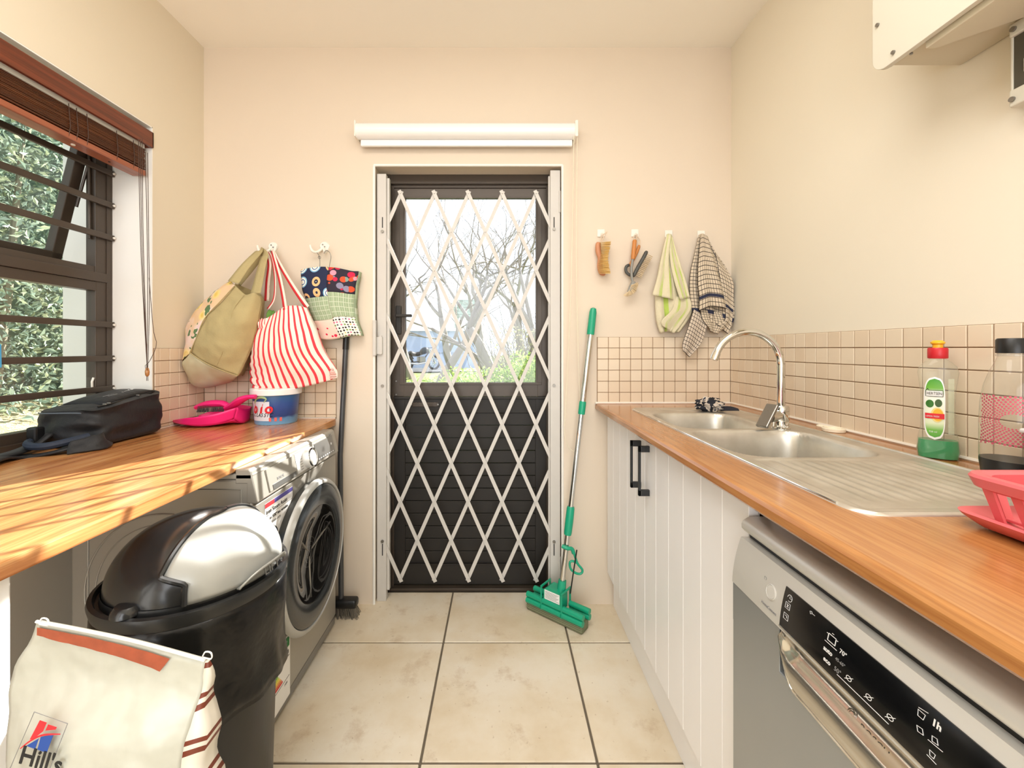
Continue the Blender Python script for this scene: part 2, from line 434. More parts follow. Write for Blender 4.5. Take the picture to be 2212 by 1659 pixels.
# ------------------------------------------------------------------ left window: frame, panes, bars, open sash
win = bpy.data.objects.new('window_1', None); COL.objects.link(win); win['kind'] = 'structure'; BASE['window_1'] = Vector((0, 0, 0))
XF0, XF1 = -1.572, -1.533
m = MB(); m.box(XF0, XF1, WY1-.068, WY1-.003, WZ0, WZ1-.005, .003); m.box(XF0+.01, XF1+.004, WY1-.026, WY1-.0035, WZ0+.001, WZ1-.006, .001); m.build('jamb', M_alu, win)
m = MB(); m.box(XF0, XF1, WY0, WY0+.05, WZ0, WZ1-.005, .003); m.build('jamb', M_alu, win)
m = MB(); m.box(XF0, XF1, WY0, WY1-.003, WZ0, WZ0+.055, .003); m.box(XF0+.01, XF1+.008, WY0, WY1-.003, WZ0, WZ0+.022, .002); m.build('sill_rail', M_alu, win)
m = MB(); m.box(XF0, XF1, WY0, WY1-.003, WZ1-.05, WZ1-.005, .003); m.build('head_rail', M_alu, win)
m = MB(); m.box(XF0+.001, XF1-.001, WY0, WY1-.0275, 1.405, 1.4395, .001); m.box(XF0-.002, XF1+.006, WY0, WY1-.0272, 1.440, 1.4745, .002); m.box(XF0+.001, XF1-.004, WY0, WY1-.0278, 1.475, 1.497, .001); m.build('transom', M_alu, win)
m = MB(); m.box(XF0, XF1, .85, .90, WZ0, WZ1-.005, .003); m.build('mullion', M_alu, win)
m = MB(); m.box(-1.553, -1.549, WY0+.04, .86, WZ0+.05, 1.41); m.build('pane', M_glass, win)
m = MB(); m.box(-1.553, -1.549, .89, WY1-.066, WZ0+.05, 1.41); m.build('pane', M_glass, win)
m = MB(); m.box(-1.553, -1.549, WY0+.04, .86, 1.49, WZ1-.04); m.build('pane', M_glass, win)
# top-hung sash pushed outwards
sa = math.radians(14); hz = 2.0
def sashM():
    return Matrix.Translation((-1.556, 0, hz)) @ Matrix.Rotation(sa, 4, 'Y')
SM = sashM(); Ls = .50
sash = bpy.data.objects.new('open_sash', None); COL.objects.link(sash); sash.parent = win
m = MB()
for (a, b, c, d) in ((.905, .94, -Ls, 0), (1.565, 1.605, -Ls, 0)): m.box(-.016, .016, a, b, c, d, .003, M=SM)
m.box(-.016, .016, .905, 1.605, -Ls, -Ls+.035, .003, M=SM); m.box(-.016, .016, .905, 1.605, -.035, 0, .003, M=SM)
m.build('sash_frame', M_alu, sash)
m = MB(); m.box(-.002, .002, .935, 1.57, -Ls+.03, -.03, M=SM); m.build('pane', M_glass, sash)
m = MB(); e = SM @ Vector((0, 1.35, -Ls)); m.tube([(-1.545, 1.285, 1.505), (-1.56, 1.262, 1.525), (-1.60, 1.24, 1.515)], .008, 8); m.build('stay_handle', M_black, win)
m = MB(); m.tube([(-1.55, 1.60, 1.90), (-1.60, 1.60, 1.72)], .005, 6); m.tube([(-1.55, 1.60, 1.60), (-1.553, 1.60, 1.95)], .005, 6); m.build('stay_arm', M_alu, win)
for z in (1.87, 1.745, 1.618, 1.278, 1.147, 1.030):
    m = MB(); m.box(-1.528, -1.517, WY0+.01, WY1-.006, z-.011, z+.011, .002); b = m.build('burglar_bar', M_alu, win)
    m = MB(); m.cyl((-1.516, WY1-.013, z), (-1.512, WY1-.013, z), .0045, 10); m.build('screw', M_hookw, b)
m = MB(); m.tube([(-1.545, WY1-.07, 1.03), (-1.543, WY1-.073, 1.06), (-1.54, WY1-.07, 1.075)], .004, 6); m.build('catch', M_hookw, win)

# clothes pegs clipped on the bar
for q, (yy, lab) in enumerate(((1.262, 'pale blue clothes peg clipped on a window bar, left of its twin'), (1.279, 'bright blue clothes peg clipped on a window bar, right of its twin'))):
    mp = mat('peg_blue', '#6fb6de' if q == 0 else '#4aa9e0', .4)
    t = thing('clothes_peg', lab, 'clothes peg', (-1.52, yy, 1.16), 'blue clothes pegs on the window bar')
    for s in (-1, 1):
        m = MB(); m.box(-.004, .004, -.003, .003, -.036, .036, .0015, M=Matrix.Translation((-1.522+s*.0105, yy, 1.163)) @ Matrix.Rotation(math.radians(s*6), 4, 'Y') @ Matrix.Rotation(math.radians(14-8*q), 4, 'X')); m.build('jaw', mp, t)
    m = MB(); m.tube([(-1.530, yy, 1.166), (-1.521, yy, 1.171), (-1.512, yy, 1.166)], .0016, 6); m.build('spring', M_screw, t)

# ------------------------------------------------------------------ wooden blind pulled up
bl = thing('wooden_blind', 'dark red-brown wooden slat blind pulled up over the left window', 'blind', (XL-.03, .9, 1.86))
B0, B1 = WY0+.01, 1.668
m = MB(); m.box(-1.378, -1.366, B0, B1+.004, 1.975, 2.036, .002); m.box(-1.44, -1.366, B1-.004, B1+.004, 1.975, 2.036, .002); m.build('valance', M_blind, bl)
m = MB(); m.box(-1.432, -1.392, B0, B1-.006, 1.968, 2.02, .003); m.build('headrail', M_hookw, bl)
r = random.Random(2)
for i in range(19):
    z = 1.884+i*.0042; dx = r.uniform(-.002, .002); dy = r.uniform(-.003, .002)
    m = MB(); m.box(-1.436+dx, -1.386+dx, B0+.01, B1-.012+dy, z, z+.003, .0008, 1); m.build('slat', M_slat, bl)
m = MB(); m.box(-1.438, -1.384, B0+.01, B1-.010, 1.860, 1.880, .003); br = m.build('bottom_rail', M_blind2, bl)
for yy in (1.40, .8):
    m = MB(); m.cyl((-1.411, yy, 1.857), (-1.411, yy, 1.861), .006, 12); m.build('cord_button', M_hookw, br)
m = MB(); m.cyl((-1.411, 1.53, 1.8585), (-1.411, 1.53, 1.861), .0035, 10); m.build('cord_hole', M_ink, br)
for yy in (1.36, 1.385, 1.42, 1.53, 1.60):
    m = MB(); m.tube([(-1.385, yy, 1.972), (-1.383, yy+.004, 1.90), (-1.385, yy, 1.865)], .0012, 5); m.build('ladder_cord', M_cord, bl)
cs = [(300, 318, 1.60), (309, 318, 1.61), (322, 322, 1.63)]
m = MB()
for k_, (dx, dy) in enumerate(((0, 0), (6, 4), (2, 2))):
    m.tube(crom([P(299+k_*4, 300, 1.58), P(303+k_*3, 500, 1.58), P(309+k_*2, 640, 1.58), P(318, 800, 1.58)], 14), .0011, 5)
for k_ in range(2):
    m.tube(crom([P(314+k_*5, 330, 1.60), P(318+k_*3, 520, 1.60), P(319+k_*4, 640, 1.60), P(317+k_*2, 800, 1.60)], 14), .0011, 5)
m.tube(crom([P(322, 600, 1.60), P(331, 710, 1.60), P(338, 745, 1.60), P(322, 782, 1.60), P(313, 792, 1.60), P(320, 812, 1.60)], 20), .001, 5)
m.build('pull_cord', M_cord, bl)
m = MB(); c = P(318, 803, 1.59); m.lathe([(.002, .016), (.005, .012), (.0075, 0), (.0065, -.012), (.003, -.018)], c, 12); m.build('wooden_tassel', M_woodR, bl, True)
m = MB(); 
for dx in (-.002, .002): m.tube([c+Vector((dx, 0, -.016)), c+Vector((dx*1.3, 0, -.034))], .001, 5)
m.build('cord_tail', M_cord, bl)

# ------------------------------------------------------------------ back door (stable door) and its frame
door = bpy.data.objects.new('door_1', None); COL.objects.link(door); door['kind'] = 'structure'; BASE['door_1'] = Vector((0, 0, 0))
m = MB(); Y0, Y1 = 2.066, 2.14
m.box(DX0, DX0+.05, Y0, Y1, 0, DZ, .002); m.box(DX1-.05, DX1, Y0, Y1, 0, DZ, .002); m.box(DX0+.0495, DX1-.0495, Y0+.0007, Y1-.001, DZ-.045, DZ-.001, .001); m.box(DX0+.0495, DX1-.0495, Y0+.0007, Y1-.001, 0, .014, .001)
m.box(DX0+.05, DX0+.062, Y0+.018, Y1, 0, DZ-.045, .001); m.box(DX1-.062, DX1-.05, Y0+.018, Y1, 0, DZ-.045, .001); m.box(DX0+.0615, DX1-.0615, Y0+.0185, Y1-.001, DZ-.058, DZ-.0445, .0005)
m.build('door_frame', M_alu, door)
def dx(px): return (px-VX)*2.1/FPX
def dz(py): return CZ-(py-VY)*2.1/FPX
GX0, GX1, GZ1, GZ0 = dx(877), dx(1157), dz(430), dz(826)
LX0, LX1, LZ1 = DX0+.060, DX1-.060, DZ-.058
ul = bpy.data.objects.new('upper_leaf', None); COL.objects.link(ul); ul.parent = door
zm = dz(856)
m = MB(); a0, a1 = 2.092, 2.13
m.box(LX0, GX0-.008, a0, a1, zm, LZ1, .002); m.box(GX1+.008, LX1, a0, a1, zm, LZ1, .002); m.box(GX0-.009, GX1+.009, a0+.0006, a1-.001, GZ1+.008, LZ1-.0005, .0005); m.box(GX0-.009, GX1+.009, a0+.0006, a1-.001, zm+.0005, GZ0-.008, .0005)
for q in (0, 1):
    d = 0; y = 2.0905-.004*q
    m.box(GX0-.03+.022*q, GX0, y, y+.018+.001*q, GZ0-.008+.001*q, GZ1+.008-.001*q, .001); m.box(GX1, GX1+.03-.022*q, y, y+.018+.001*q, GZ0-.008+.001*q, GZ1+.008-.001*q, .001)
m.box(GX0-.0075, GX1+.0075, 2.0855, 2.109, GZ1+.0003, GZ1+.0085, .001); m.box(GX0-.029, GX1+.029, 2.0862, 2.109, GZ0-.0105, GZ0, .001)
m.build('leaf_frame', M_alu, ul)
m = MB(); m.box(GX0, GX1, 2.108, 2.112, GZ0, GZ1); m.build('glass', M_glass2, ul)
m = MB(); hx, hz_ = dx(862), dz(683)
m.box(hx-.012, hx+.014, 2.080, 2.093, hz_-.09, hz_+.05, .003); m.cyl((hx, 2.085, hz_), (hx, 2.055, hz_), .008, 12); m.box(hx-.006, hx+.075, 2.045, 2.056, hz_-.008, hz_+.006, .004); m.build('lever_handle', M_alu_d, ul)
m = MB()
for py in (722, 767, 823, 852): m.cyl((dx(857), 2.092, dz(py)), (dx(857), 2.088, dz(py)), .004, 8)
m.build('screws', M_screw, ul, kind='stuff')
ll = bpy.data.objects.new('lower_leaf', None); COL.objects.link(ll); ll.parent = door
z1 = zm-.006; m = MB()
m.box(LX0, LX0+.055, a0, a1, .02, z1, .002); m.box(LX1-.055, LX1, a0, a1, .02, z1, .002); m.box(LX0+.0545, LX1-.0545, a0+.0007, a1-.001, z1-.075, z1-.001, .0005); m.box(LX0+.0545, LX1-.0545, a0+.0007, a1-.001, .021, .115, .0005)
m.box(LX0-.002, LX1+.002, a0-.008, a0+.0045, z1-.0065, z1+.006, .002); m.box(LX0+.054, LX1-.054, a0-.004, a0+.0065, .1155, .123, .001)
m.build('leaf_frame', M_alu_d, ll)
n = 12; zt = z1-.075
for i in range(n):
    h = (zt-.118)/n; m = MB(); m.box(LX0+.053, LX1-.053, a0+.008, a1-.006, .118+i*h+.0015, .118+(i+1)*h-.0015, .0015, 1); m.build('board', M_alu_d, ll)
m = MB(); m.box(dx(892), dx(948), a0-.004, a0+.002, dz(878), dz(869), .002); m.cyl((dx(900), a0-.006, dz(873)), (dx(900), a0, dz(873)), .011, 12); m.cyl((dx(940), a0-.006, dz(873)), (dx(940), a0, dz(873)), .011, 12)
hp = m.build('slide_bolt', M_alu, ll)
m = MB()
for px in (890, 947): m.cyl((dx(px), a0-.003, dz(873)), (dx(px), a0-.007, dz(873)), .004, 8)
m.build('screw', M_screw, ll)

# ------------------------------------------------------------------ expanding security gate
gate = thing('security_gate', 'white expanding trellis security gate closed across the dark door', 'security gate', (-.145, 2.0, 0))
m = MB(); GY = 2.0
def post(x0, x1, z0, z1, side):
    m = MB(); m.box(x0, x1, GY-.014, GY+.016, z0, z1, .002); return m.build('post', M_gate, gate)
pl = post(-.577, -.534, 0, 2.005, 1); pr = post(.236, .283, 0, 2.022, -1)
for x0, x1, z1 in ((-.534, -.522, 1.99), (.2285, .236, 2.0)):
    m = MB(); m.box(x0, x1, GY+.0, GY+.022, .045, z1, .001); m.build('channel', M_gate, gate)
def gx(px): return (px-VX)*GY/FPX
def gz(py): return CZ-(py-VY)*GY/FPX
for (p_, px, pys) in ((pl, 828, (502, 833, 1166)), (pr, 1196, (497, 832, 1167))):
    for py in pys:
        m = MB(); m.cyl((gx(px), GY-.015, gz(py)), (gx(px), GY-.020, gz(py)), .007, 12); m.build('bolt_head', M_screw, p_)
    for (ya, yb) in ((471, 494), (1172, 1197)):
        m = MB(); m.box(gx(px)-.0022, gx(px)+.0022, GY-.0155, GY-.0138, gz(yb), gz(ya), .0008); m.build('slot', M_ink, p_)
NX, NZ = 36.6, 83.2; x00, z00 = 828.5, 418
def node(i, j): return (gx(x00+i*NX), gz(z00+j*NZ))
def bar(i0, j0, i1, j1, y):
    (xa, za), (xb, zb) = node(i0, j0), node(i1, j1); a = Vector((xa, y, za)); b = Vector((xb, y, zb)); d = (b-a).normalized()
    ea = .014; eb = .014
    if i0 in (0, 10): ea = .002
    if i1 in (0, 10): eb = .002
    a -= d*ea; b += d*eb; w = Vector((-d.z, 0, d.x))*.0082; t = Vector((0, .0018, 0))
    m = MB(); q = [a-w, a+w, b+w, b-w]; F = [m.bm.verts.new(p-t) for p in q]+[m.bm.verts.new(p+t) for p in q]
    for f in ((0, 1, 2, 3), (7, 6, 5, 4), (0, 4, 5, 1), (1, 5, 6, 2), (2, 6, 7, 3), (3, 7, 4, 0)): m.bm.faces.new([F[k] for k in f])
    bmesh.ops.recalc_face_normals(m.bm, faces=m.bm.faces)
    m.build('lattice_bar', M_gate, gate)
for (i, j) in [(k, 0) for k in (1, 3, 5, 7, 9)]+[(0, k) for k in (1, 3, 5, 7, 9)]:
    n = min(10-i, 10-j); bar(i, j, i+n, j+n, GY-.004)
for (i, j) in [(k, 0) for k in (1, 3, 5, 7, 9)]+[(10, k) for k in (1, 3, 5, 7, 9)]:
    n = min(i, 10-j); bar(i, j, i-n, j+n, GY+.006)
m = MB()
for i in range(11):
    for j in range(11):
        if (i+j) % 2: x, z = node(i, j); m.cyl((x, GY-.009, z), (x, GY+.010, z), .0042, 8)
m.build('rivets', M_gate, gate, kind='stuff')
m = MB(); m.box(gx(817), gx(829), GY-.03, GY-.008, gz(765), gz(728), .002); m.cyl((gx(824), GY-.02, gz(725)), (gx(824), GY-.02, gz(731)), .008, 10); m.cyl((gx(824), GY-.02, gz(766)), (gx(824), GY-.02, gz(760)), .008, 10); m.build('lock_case', M_gate, gate)
m = MB(); m.box(DX0-.006+.004, DX0+.012, 1.948, 1.966, gz(768), gz(693), .002); sp = m.build('keep_plate', M_gate, gate)
m = MB(); m.cyl((gx(1208), GY-.012, gz(461)), (gx(1208), GY-.012, gz(415)), .006, 10); m.build('hinge', M_gate, gate)
m = MB(); m.cyl((gx(1208), GY-.012, gz(1248)), (gx(1208), GY-.012, gz(1200)), .006, 10); m.build('hinge', M_gate, gate)

# ------------------------------------------------------------------ roller blind over the door
rb = thing('roller_blind', 'white roller blind rolled up on the wall above the back door', 'blind', (-.15, YB-.04, 2.16))
def rx(px): return (px-VX)*1.915/FPX
def rz(py): return CZ-(py-VY)*1.915/FPX
zc_, rr_ = (rz(267)+rz(300))/2, (rz(267)-rz(300))/2
m = MB(); m.tube([(rx(772), 1.918, zc_), (rx(1240), 1.918, zc_)], rr_, 28); m.build('roll', M_white, rb, True)
for a_, b_ in ((rx(769), rx(772.5)), (rx(1240), rx(1247))):
    m = MB(); m.box(a_, b_, 1.885, YB, zc_-rr_-.002, zc_+rr_+.002, .003); m.build('bracket', M_hookw, rb)
m = MB(); m.box(rx(778), rx(1237), 1.925, 1.929, rz(303), rz(292)); m.build('fabric', M_white, rb)
m = MB(); m.box(rx(778), rx(1237), 1.919, 1.935, rz(314), rz(301), .003); m.build('bottom_bar', M_white, rb)
m = MB(); ch = [P(1247, 283, 1.90), P(1246, 400, 1.905), P(1245.5, 600, 1.92), P(1251, 820, 1.925), P(1256, 900, 1.925), P(1254, 955, 1.925), P(1243, 975, 1.925), P(1228, 965, 1.925), P(1219, 930, 1.925), P(1222, 880, 1.925), P(1233, 640, 1.92), P(1238, 400, 1.905), P(1240, 285, 1.90)]
cp = crom(ch, 150); m.tube(cp, .0016, 5)
for p in crom(ch, 420): bmesh.ops.create_icosphere(m.bm, subdivisions=1, radius=.0024, matrix=Matrix.Translation(p))
m.build('bead_chain', M_cream, rb, True)
# ------------------------------------------------------------------ left worktop and the wall-side support
wl = thing('worktop', 'oak-look worktop under the left window, over the washing machine', 'worktop', (-1.06, 1.1, .832))
m = MB(); r_ = .022; e = -.755
pl_ = [(XL+.001, WY0+.002), (XL+.001, .06), (e, .06), (e, YB-.03)]
for k in range(1, 6): a = math.pi/2*k/5; pl_.append((e-.02+.02*math.cos(a), YB-.022+.02*math.sin(a)))
pl_ += [(XL+.001, YB-.002), (XL+.001, WY1-.003), (-1.528, WY1-.003), (-1.528, WY0+.002)]
m.prism(pl_, 'z', .832, .862, .0035); m.build('worktop_board', M_woodL, wl)
m = MB(); m.box(-.84, -.772, .60, .669, .0, .832, .003); m.build('leg', M_white, wl)
m = MB(); m.box(XL, XL+.025, .67, 1.9, .80, .832, .002); m.build('wall_batten', M_white, wl)

# ------------------------------------------------------------------ washing machine
WX, W0, W1 = -.70, 1.204, 1.804
wm = thing('washing_machine', 'silver grey front-loading washing machine with large dark round door', 'washing machine', (-.97, 1.504, 0))
m = MB(); m.box(-1.22, WX-.004, W0, W1, .016, .812, .006, 2); m.build('cabinet', M_silver, wm)
m = MB(); m.box(-1.22, WX-.004, W0-.001, W1+.001, .812, .829, .004); m.build('top_plate', M_silver, wm)
for (x, y) in ((-1.18, W0+.05), (-1.18, W1-.05), (-.75, W0+.05), (-.75, W1-.05)):
    m = MB(); m.cyl((x, y, 0), (x, y, .02), .02, 12); m.build('foot', M_black, wm)
# pressed side panel (towards the bin)
m = MB(); yS = W0-.0006
def ring(m, cx, cz, R, w, y): m.tube([(cx+R*math.cos(a), y, cz+R*math.sin(a)) for a in [2*math.pi*k/72 for k in range(72)]], w, 6, True)
m.tube([(-1.17, yS, .05), (-1.17, yS, .785), (-.735, yS, .785), (-.735, yS, .05)], .0022, 6, True)
ring(m, -.955, .49, .225, .0025, yS); ring(m, -.955, .49, .195, .002, yS)
m.build('pressed_side_panel', M_silver, wm, True)
# control fascia, top leaning back
def fx(z): return WX+.012-.018*(z-.745)/.085
m = MB(); m.prism([(WX-.02, .745), (fx(.745)-.006, .743), (fx(.745), .749), (fx(.835), .835), (fx(.84)-.006, .842), (WX-.052, .842), (WX-.052, .80), (WX-.02, .80)], 'y', W0-.001, W1, .003); m.build('control_fascia', M_silver, wm)
m = MB(); m.box(WX-.012, WX+.0015, W0+.002, W1-.002, .055, .738, .004); m.build('front_panel', M_silver, wm)
m = MB(); m.box(WX-.014, WX-.001, W0+.004, W1-.004, .018, .052, .003); m.build('plinth', M_silver_d, wm)
def fp(y, z, o=.001): return Vector((fx(z)+o, y, z))
def fq(m, y0, y1, z0, z1, o, t):
    a, b, c, d = fp(y0, z0, o), fp(y1, z0, o), fp(y1, z1, o), fp(y0, z1, o); n = Vector((1, 0, .2)).normalized()*t
    V = [m.bm.verts.new(p-n) for p in (a, b, c, d)]+[m.bm.verts.new(p) for p in (a, b, c, d)]
    for f in ((3, 2, 1, 0), (4, 5, 6, 7), (0, 1, 5, 4), (1, 2, 6, 5), (2, 3, 7, 6), (3, 0, 4, 7)): m.bm.faces.new([V[k] for k in f])
m = MB(); fq(m, 1.268, 1.440, .756, .822, .004, .01); dr = m.build('detergent_drawer', M_silver, wm)
m = MB(); fq(m, 1.285, 1.432, .757, .772, .0055, .004); m.build('drawer_grip', M_silver_d, dr)
UD = Vector((-.2, 0, 1)).normalized()
text('lettering', 'BOSCH', .012, fp(1.315, .778, .0048), (0, 1, 0), UD, M_grey_ink, dr)
m = MB(); fq(m, 1.448, 1.594, .756, .822, .0016, .004); m.build('programme_field', M_dwlt, wm)
m = MB(); fq(m, 1.602, 1.770, .757, .823, .0022, .004); ds = m.build('display', M_silver_d, wm)
m = MB()
for i in range(8): fq(m, 1.614+i*.019, 1.622+i*.019, .762, .7655, .003, .001)
fq(m, 1.742, 1.75, .79, .798, .003, .001); m.build('touch_symbols', M_white_ink, ds, kind='stuff')
kc = fp(1.532, .789, 0); kn = Vector((1, 0, .2)).normalized(); q = kn.to_track_quat('Z', 'Y').to_matrix().to_4x4()
m = MB(); m.lathe([(.036, 0), (.036, .018), (.033, .022), (.0, .022)], kc, 36, M=q); kb = m.build('programme_knob', M_dwlt, wm, True)
m = MB(); m.lathe([(.034, .0215), (.034, .024), (.029, .0245), (.029, .0225)], kc, 36, M=q, cap=False); m.build('chrome_ring', M_chrome, kb, True)
m = MB()
for i in range(7):
    for s in (-1, 1): fq(m, 1.532+s*.048-.009, 1.532+s*.048+.007, .763+i*.0085, .765+i*.0085, .0022, .0006)
m.build('programme_names', M_grey_ink, wm, kind='stuff')
text('lettering', 'Serie 4', .007, fp(1.745, .8255, .0008), (0, 1, 0), UD, M_grey_ink, wm)
# round door
DCY, DCZ, DR = 1.528, .452, .258
QX = Matrix.Rotation(math.pi/2, 4, 'Y')
m = MB(); m.lathe([(DR-.004, .027), (DR, .029), (DR-.002, .036), (DR-.008, .044), (DR-.019, .047), (DR-.024, .036)], (WX, DCY, DCZ), 72, M=QX, cap=False); dd = m.build('door_ring', mat('satin_ring', '#b4b4b0', .4, .2), wm, True)
m = MB(); m.lathe([(DR-.012, 0), (DR-.006, .012), (DR-.003, .028)], (WX, DCY, DCZ), 72, M=QX, cap=False); m.build('door_side', mat('door_side_grey', '#3a3a37', .4), wm, True)
m = MB(); m.lathe([(DR-.023, .030), (DR-.023, .044), (DR-.03, .047), (.168, .047), (.160, .041)], (WX, DCY, DCZ), 72, M=QX, cap=False); m.build('dark_glass_rim', mat('smoked_rim', '#2c3033', .2, coat=.3), dd, True)
M_port = glassy('porthole_glass', (.55, .55, .56), boost=1.6)
m = MB(); m.lathe([(.164, .044), (.15, .043), (.12, .030), (.08, .018), (.001, .014)], (WX, DCY, DCZ), 48, M=QX, cap=False); m.build('porthole', M_port, dd, True)
m = MB(); m.lathe([(.200, -.01), (.200, .004), (.235, .004)], (WX+.0, DCY, DCZ), 48, M=QX, cap=False); m.build('seal', M_black, dd, True)
m = MB(); m.lathe([(.162, .040), (.158, .004), (.13, -.001), (.0, -.001)], (WX+.003, DCY, DCZ), 48, M=QX, cap=False); m.build('drum_recess', mat('dark_drum', '#3b3936', .35, .6), dd, True)
m = MB()
for k in range(3):
    a = math.radians(20+k*120); u = Vector((0, math.cos(a), math.sin(a)))
    m.tube([Vector((WX+.012, DCY, DCZ))+u*.015, Vector((WX+.03, DCY, DCZ))+u*.15], .0035, 6)
for R in (.02, .035, .05): m.tube([(WX+.012, DCY+R*math.cos(a), DCZ+R*math.sin(a)) for a in [2*math.pi*k/36 for k in range(36)]], .0012, 5, True)
m.build('drum_spider', mat('spider_metal', '#8a867e', .4, .5), dd, True)
# stickers
def sp_(y, z, o=.0): return Vector((WX+.0018+o, y, z))
m = MB(); pts = [(1.258, .722), (1.425, .722), (1.425, .690), (1.392, .640), (1.345, .578), (1.305, .560), (1.258, .545)]
m.prism(pts, 'x', WX+.001, WX+.0022); m.build('promo_sticker', M_white, wm)
stk = wm.children[-1] if wm.children else None
stk = [o for o in bpy.data.objects if o.name.startswith('promo_sticker')][0]
m = MB(); m.box(WX+.002, WX+.0026, 1.2585, 1.31, .708, .7215); m.build('red_band', M_redink, stk)
m = MB(); m.box(WX+.002, WX+.0026, 1.31, 1.4245, .708, .7215); m.build('violet_band', mat('violet_ink', '#57509a', .6), stk)
X_ = (0, 1, 0); Z_ = (0, 0, 1)
text('lettering', 'Iron Steam Assist', .0175, sp_(1.264, .688, .0008), X_, Z_, M_ink, stk)
m = MB(); m.box(WX+.002, WX+.0025, 1.264, 1.420, .6825, .6835); m.build('rule', M_ink, stk)
text('lettering', 'Up to 50%* less wrinkles', .0135, sp_(1.264, .667, .0008), X_, Z_, M_ink, stk, sx=.95)
text('lettering', 'with steam care', .0135, sp_(1.264, .652, .0008), X_, Z_, M_grey_ink, stk, sx=.95)
m = MB(); m.poly(disc((WX+.0027, 1.300, .612), (1, 0, 0), .026, 28)); m.build('lens_picture', mat('lens_blue', '#3f7fc0', .5, var=.3, vscale=60), stk)
m = MB(); m.tube([Vector((WX+.0027, 1.300+.027*math.cos(a), .612+.027*math.sin(a))) for a in [2*math.pi*k/30 for k in range(30)]], .0016, 5, True); m.tube([(WX+.0027, 1.282, .592), (WX+.0027, 1.270, .572)], .003, 6); m.build('lens_outline', M_ink, stk)
m = MB(); m.box(WX+.001, WX+.0022, 1.302, 1.408, .04, .243); es = m.build('energy_label', M_white, wm)
m = MB(); m.box(WX+.002, WX+.0027, 1.307, 1.403, .205, .238); m.build('green_band', M_greenink, es)
text('lettering', 'ENERGY', .022, sp_(1.311, .212, .0012), X_, Z_, M_white_ink, es, bold=.0004, sx=.92)
m = MB(); m.box(WX+.002, WX+.0027, 1.307, 1.403, .1725, .1745); m.box(WX+.002, WX+.0027, 1.307, 1.403, .1055, .107); m.prism([(1.378, .182), (1.372, .188), (1.378, .194), (1.398, .194), (1.398, .182)], 'x', WX+.002, WX+.0027); m.build('black_marks', M_ink, es)
for i, c in enumerate(('#2c8a3c', '#6fae3a', '#c8cf3c', '#ecd63c', '#eaa83a', '#dd6a33', '#cf2f2c')):
    m = MB(); m.prism([(1.308, .164-i*.0075), (1.322+i*.006, .164-i*.0075), (1.326+i*.006, .161-i*.0075), (1.322+i*.006, .158-i*.0075), (1.308, .158-i*.0075)], 'x', WX+.002, WX+.0027); m.build('rating_bar', mat('rating_%s' % i, c, .6), es)
text('lettering', '1400', .010, sp_(1.37, .09, .0008), X_, Z_, M_grey_ink, es); 

# ------------------------------------------------------------------ bullet bin
BC = Vector((-.720, 1.010, 0)); ZR = .652; RR = .187
bn = thing('swing_lid_bin', 'round black kitchen bin with a silver flap in its domed lid', 'bin', BC)
m = MB(); m.lathe([(.0, 0), (.150, 0), (.155, .006), (.172, ZR-.03), (.174, ZR-.03), (.174, ZR-.01)], BC, 64); m.build('body', M_black, bn, True)
# liner folded over the rim, creased
def wob(qv, a):
    z = qv.z; f = max(0, (ZR-.01-z)/.25); n_ = noise.noise(Vector((math.cos(a)*3.0, math.sin(a)*3.0, z*7)))
    k = 1+.055*f*n_+.012*math.sin(a*17+z*30)*f
    hem = .05*noise.noise(Vector((math.cos(a)*1.7, math.sin(a)*1.7, 3)))+.035*math.cos(a+.5)
    return Vector((qv.x*k, qv.y*k, z-hem*f))
m = MB(); m.lathe([(.187+.002*math.sin(t*.7), ZR-.018-.019*t) for t in range(12)], BC, 120, wob=wob, cap=False); m.build('bin_liner', mat('black_bin_bag', '#050507', .28, var=.2, bump=.9, bscale=16, spec=.4), bn, True, solid=.0015, angle=80)
m = MB(); m.lathe([(.180, ZR-.024), (.189, ZR-.022), (RR+.006, ZR-.004), (RR+.004, ZR+.004), (RR-.004, ZR+.006), (RR-.008, ZR-.004), (RR-.014, ZR-.004), (RR-.016, ZR+.012)], BC, 72, cap=False)
rim = m.build('lid_rim', mat('lid_charcoal', '#232425', .3, var=.05), bn, True)
M_dome = mat('dome_charcoal', '#202122', .24, var=.08, coat=.25)
def dome_pt(az, t, off=0.0):       # t 0 at the rim, 1 at the top
    R = RR-.018+off; hgt = .134+off; a = t*math.pi/2
    return BC+Vector((R*math.cos(a)**.92*math.cos(az), R*math.cos(a)**.92*math.sin(az), ZR+.008+hgt*math.sin(a)))
m = MB(); g = [[dome_pt(2*math.pi*j/72, i/22*.999) for j in range(72)] for i in range(23)]; m.grid(g, closed=True); m.build('dome_lid', M_dome, bn, True, angle=70)
# silver flap: a sector facing the room, meeting a curved hood edge over the top
def flap_pts(off):
    rows = []
    for i in range(19):
        t = .03+i/18*.78; rr__ = (RR-.018)*math.cos(t*math.pi/2)**.92
        wp = math.acos(min(1, .050/rr__)); k_ = min(1, max(0, (t-.20)/.10)); k_ = k_*k_*(3-2*k_)
        w = math.radians(56)*(1-k_)+wp*k_
        rows.append([dome_pt(math.radians(-6)-w+2*w*j/24, t, off) for j in range(25)])
    return rows
M_flap = mat('flap_silver', '#a9aaa6', .28, .25, var=.02)
m = MB(); m.grid(flap_pts(.007)); fl = m.build('flap', M_flap, bn, True, solid=.006, angle=60)
R_ = flap_pts(.009)
m = MB(); edge = [r[0] for r in R_]; m.tube(crom(edge, 40), .006, 8); edge = [r[-1] for r in R_]; m.tube(crom(edge, 40), .006, 8); m.tube(crom([R_[-1][0]]+R_[-1][4:-3:4]+[R_[-1][-1]], 20), .005, 8)
m.build('hood_edge', M_dome, bn, True)
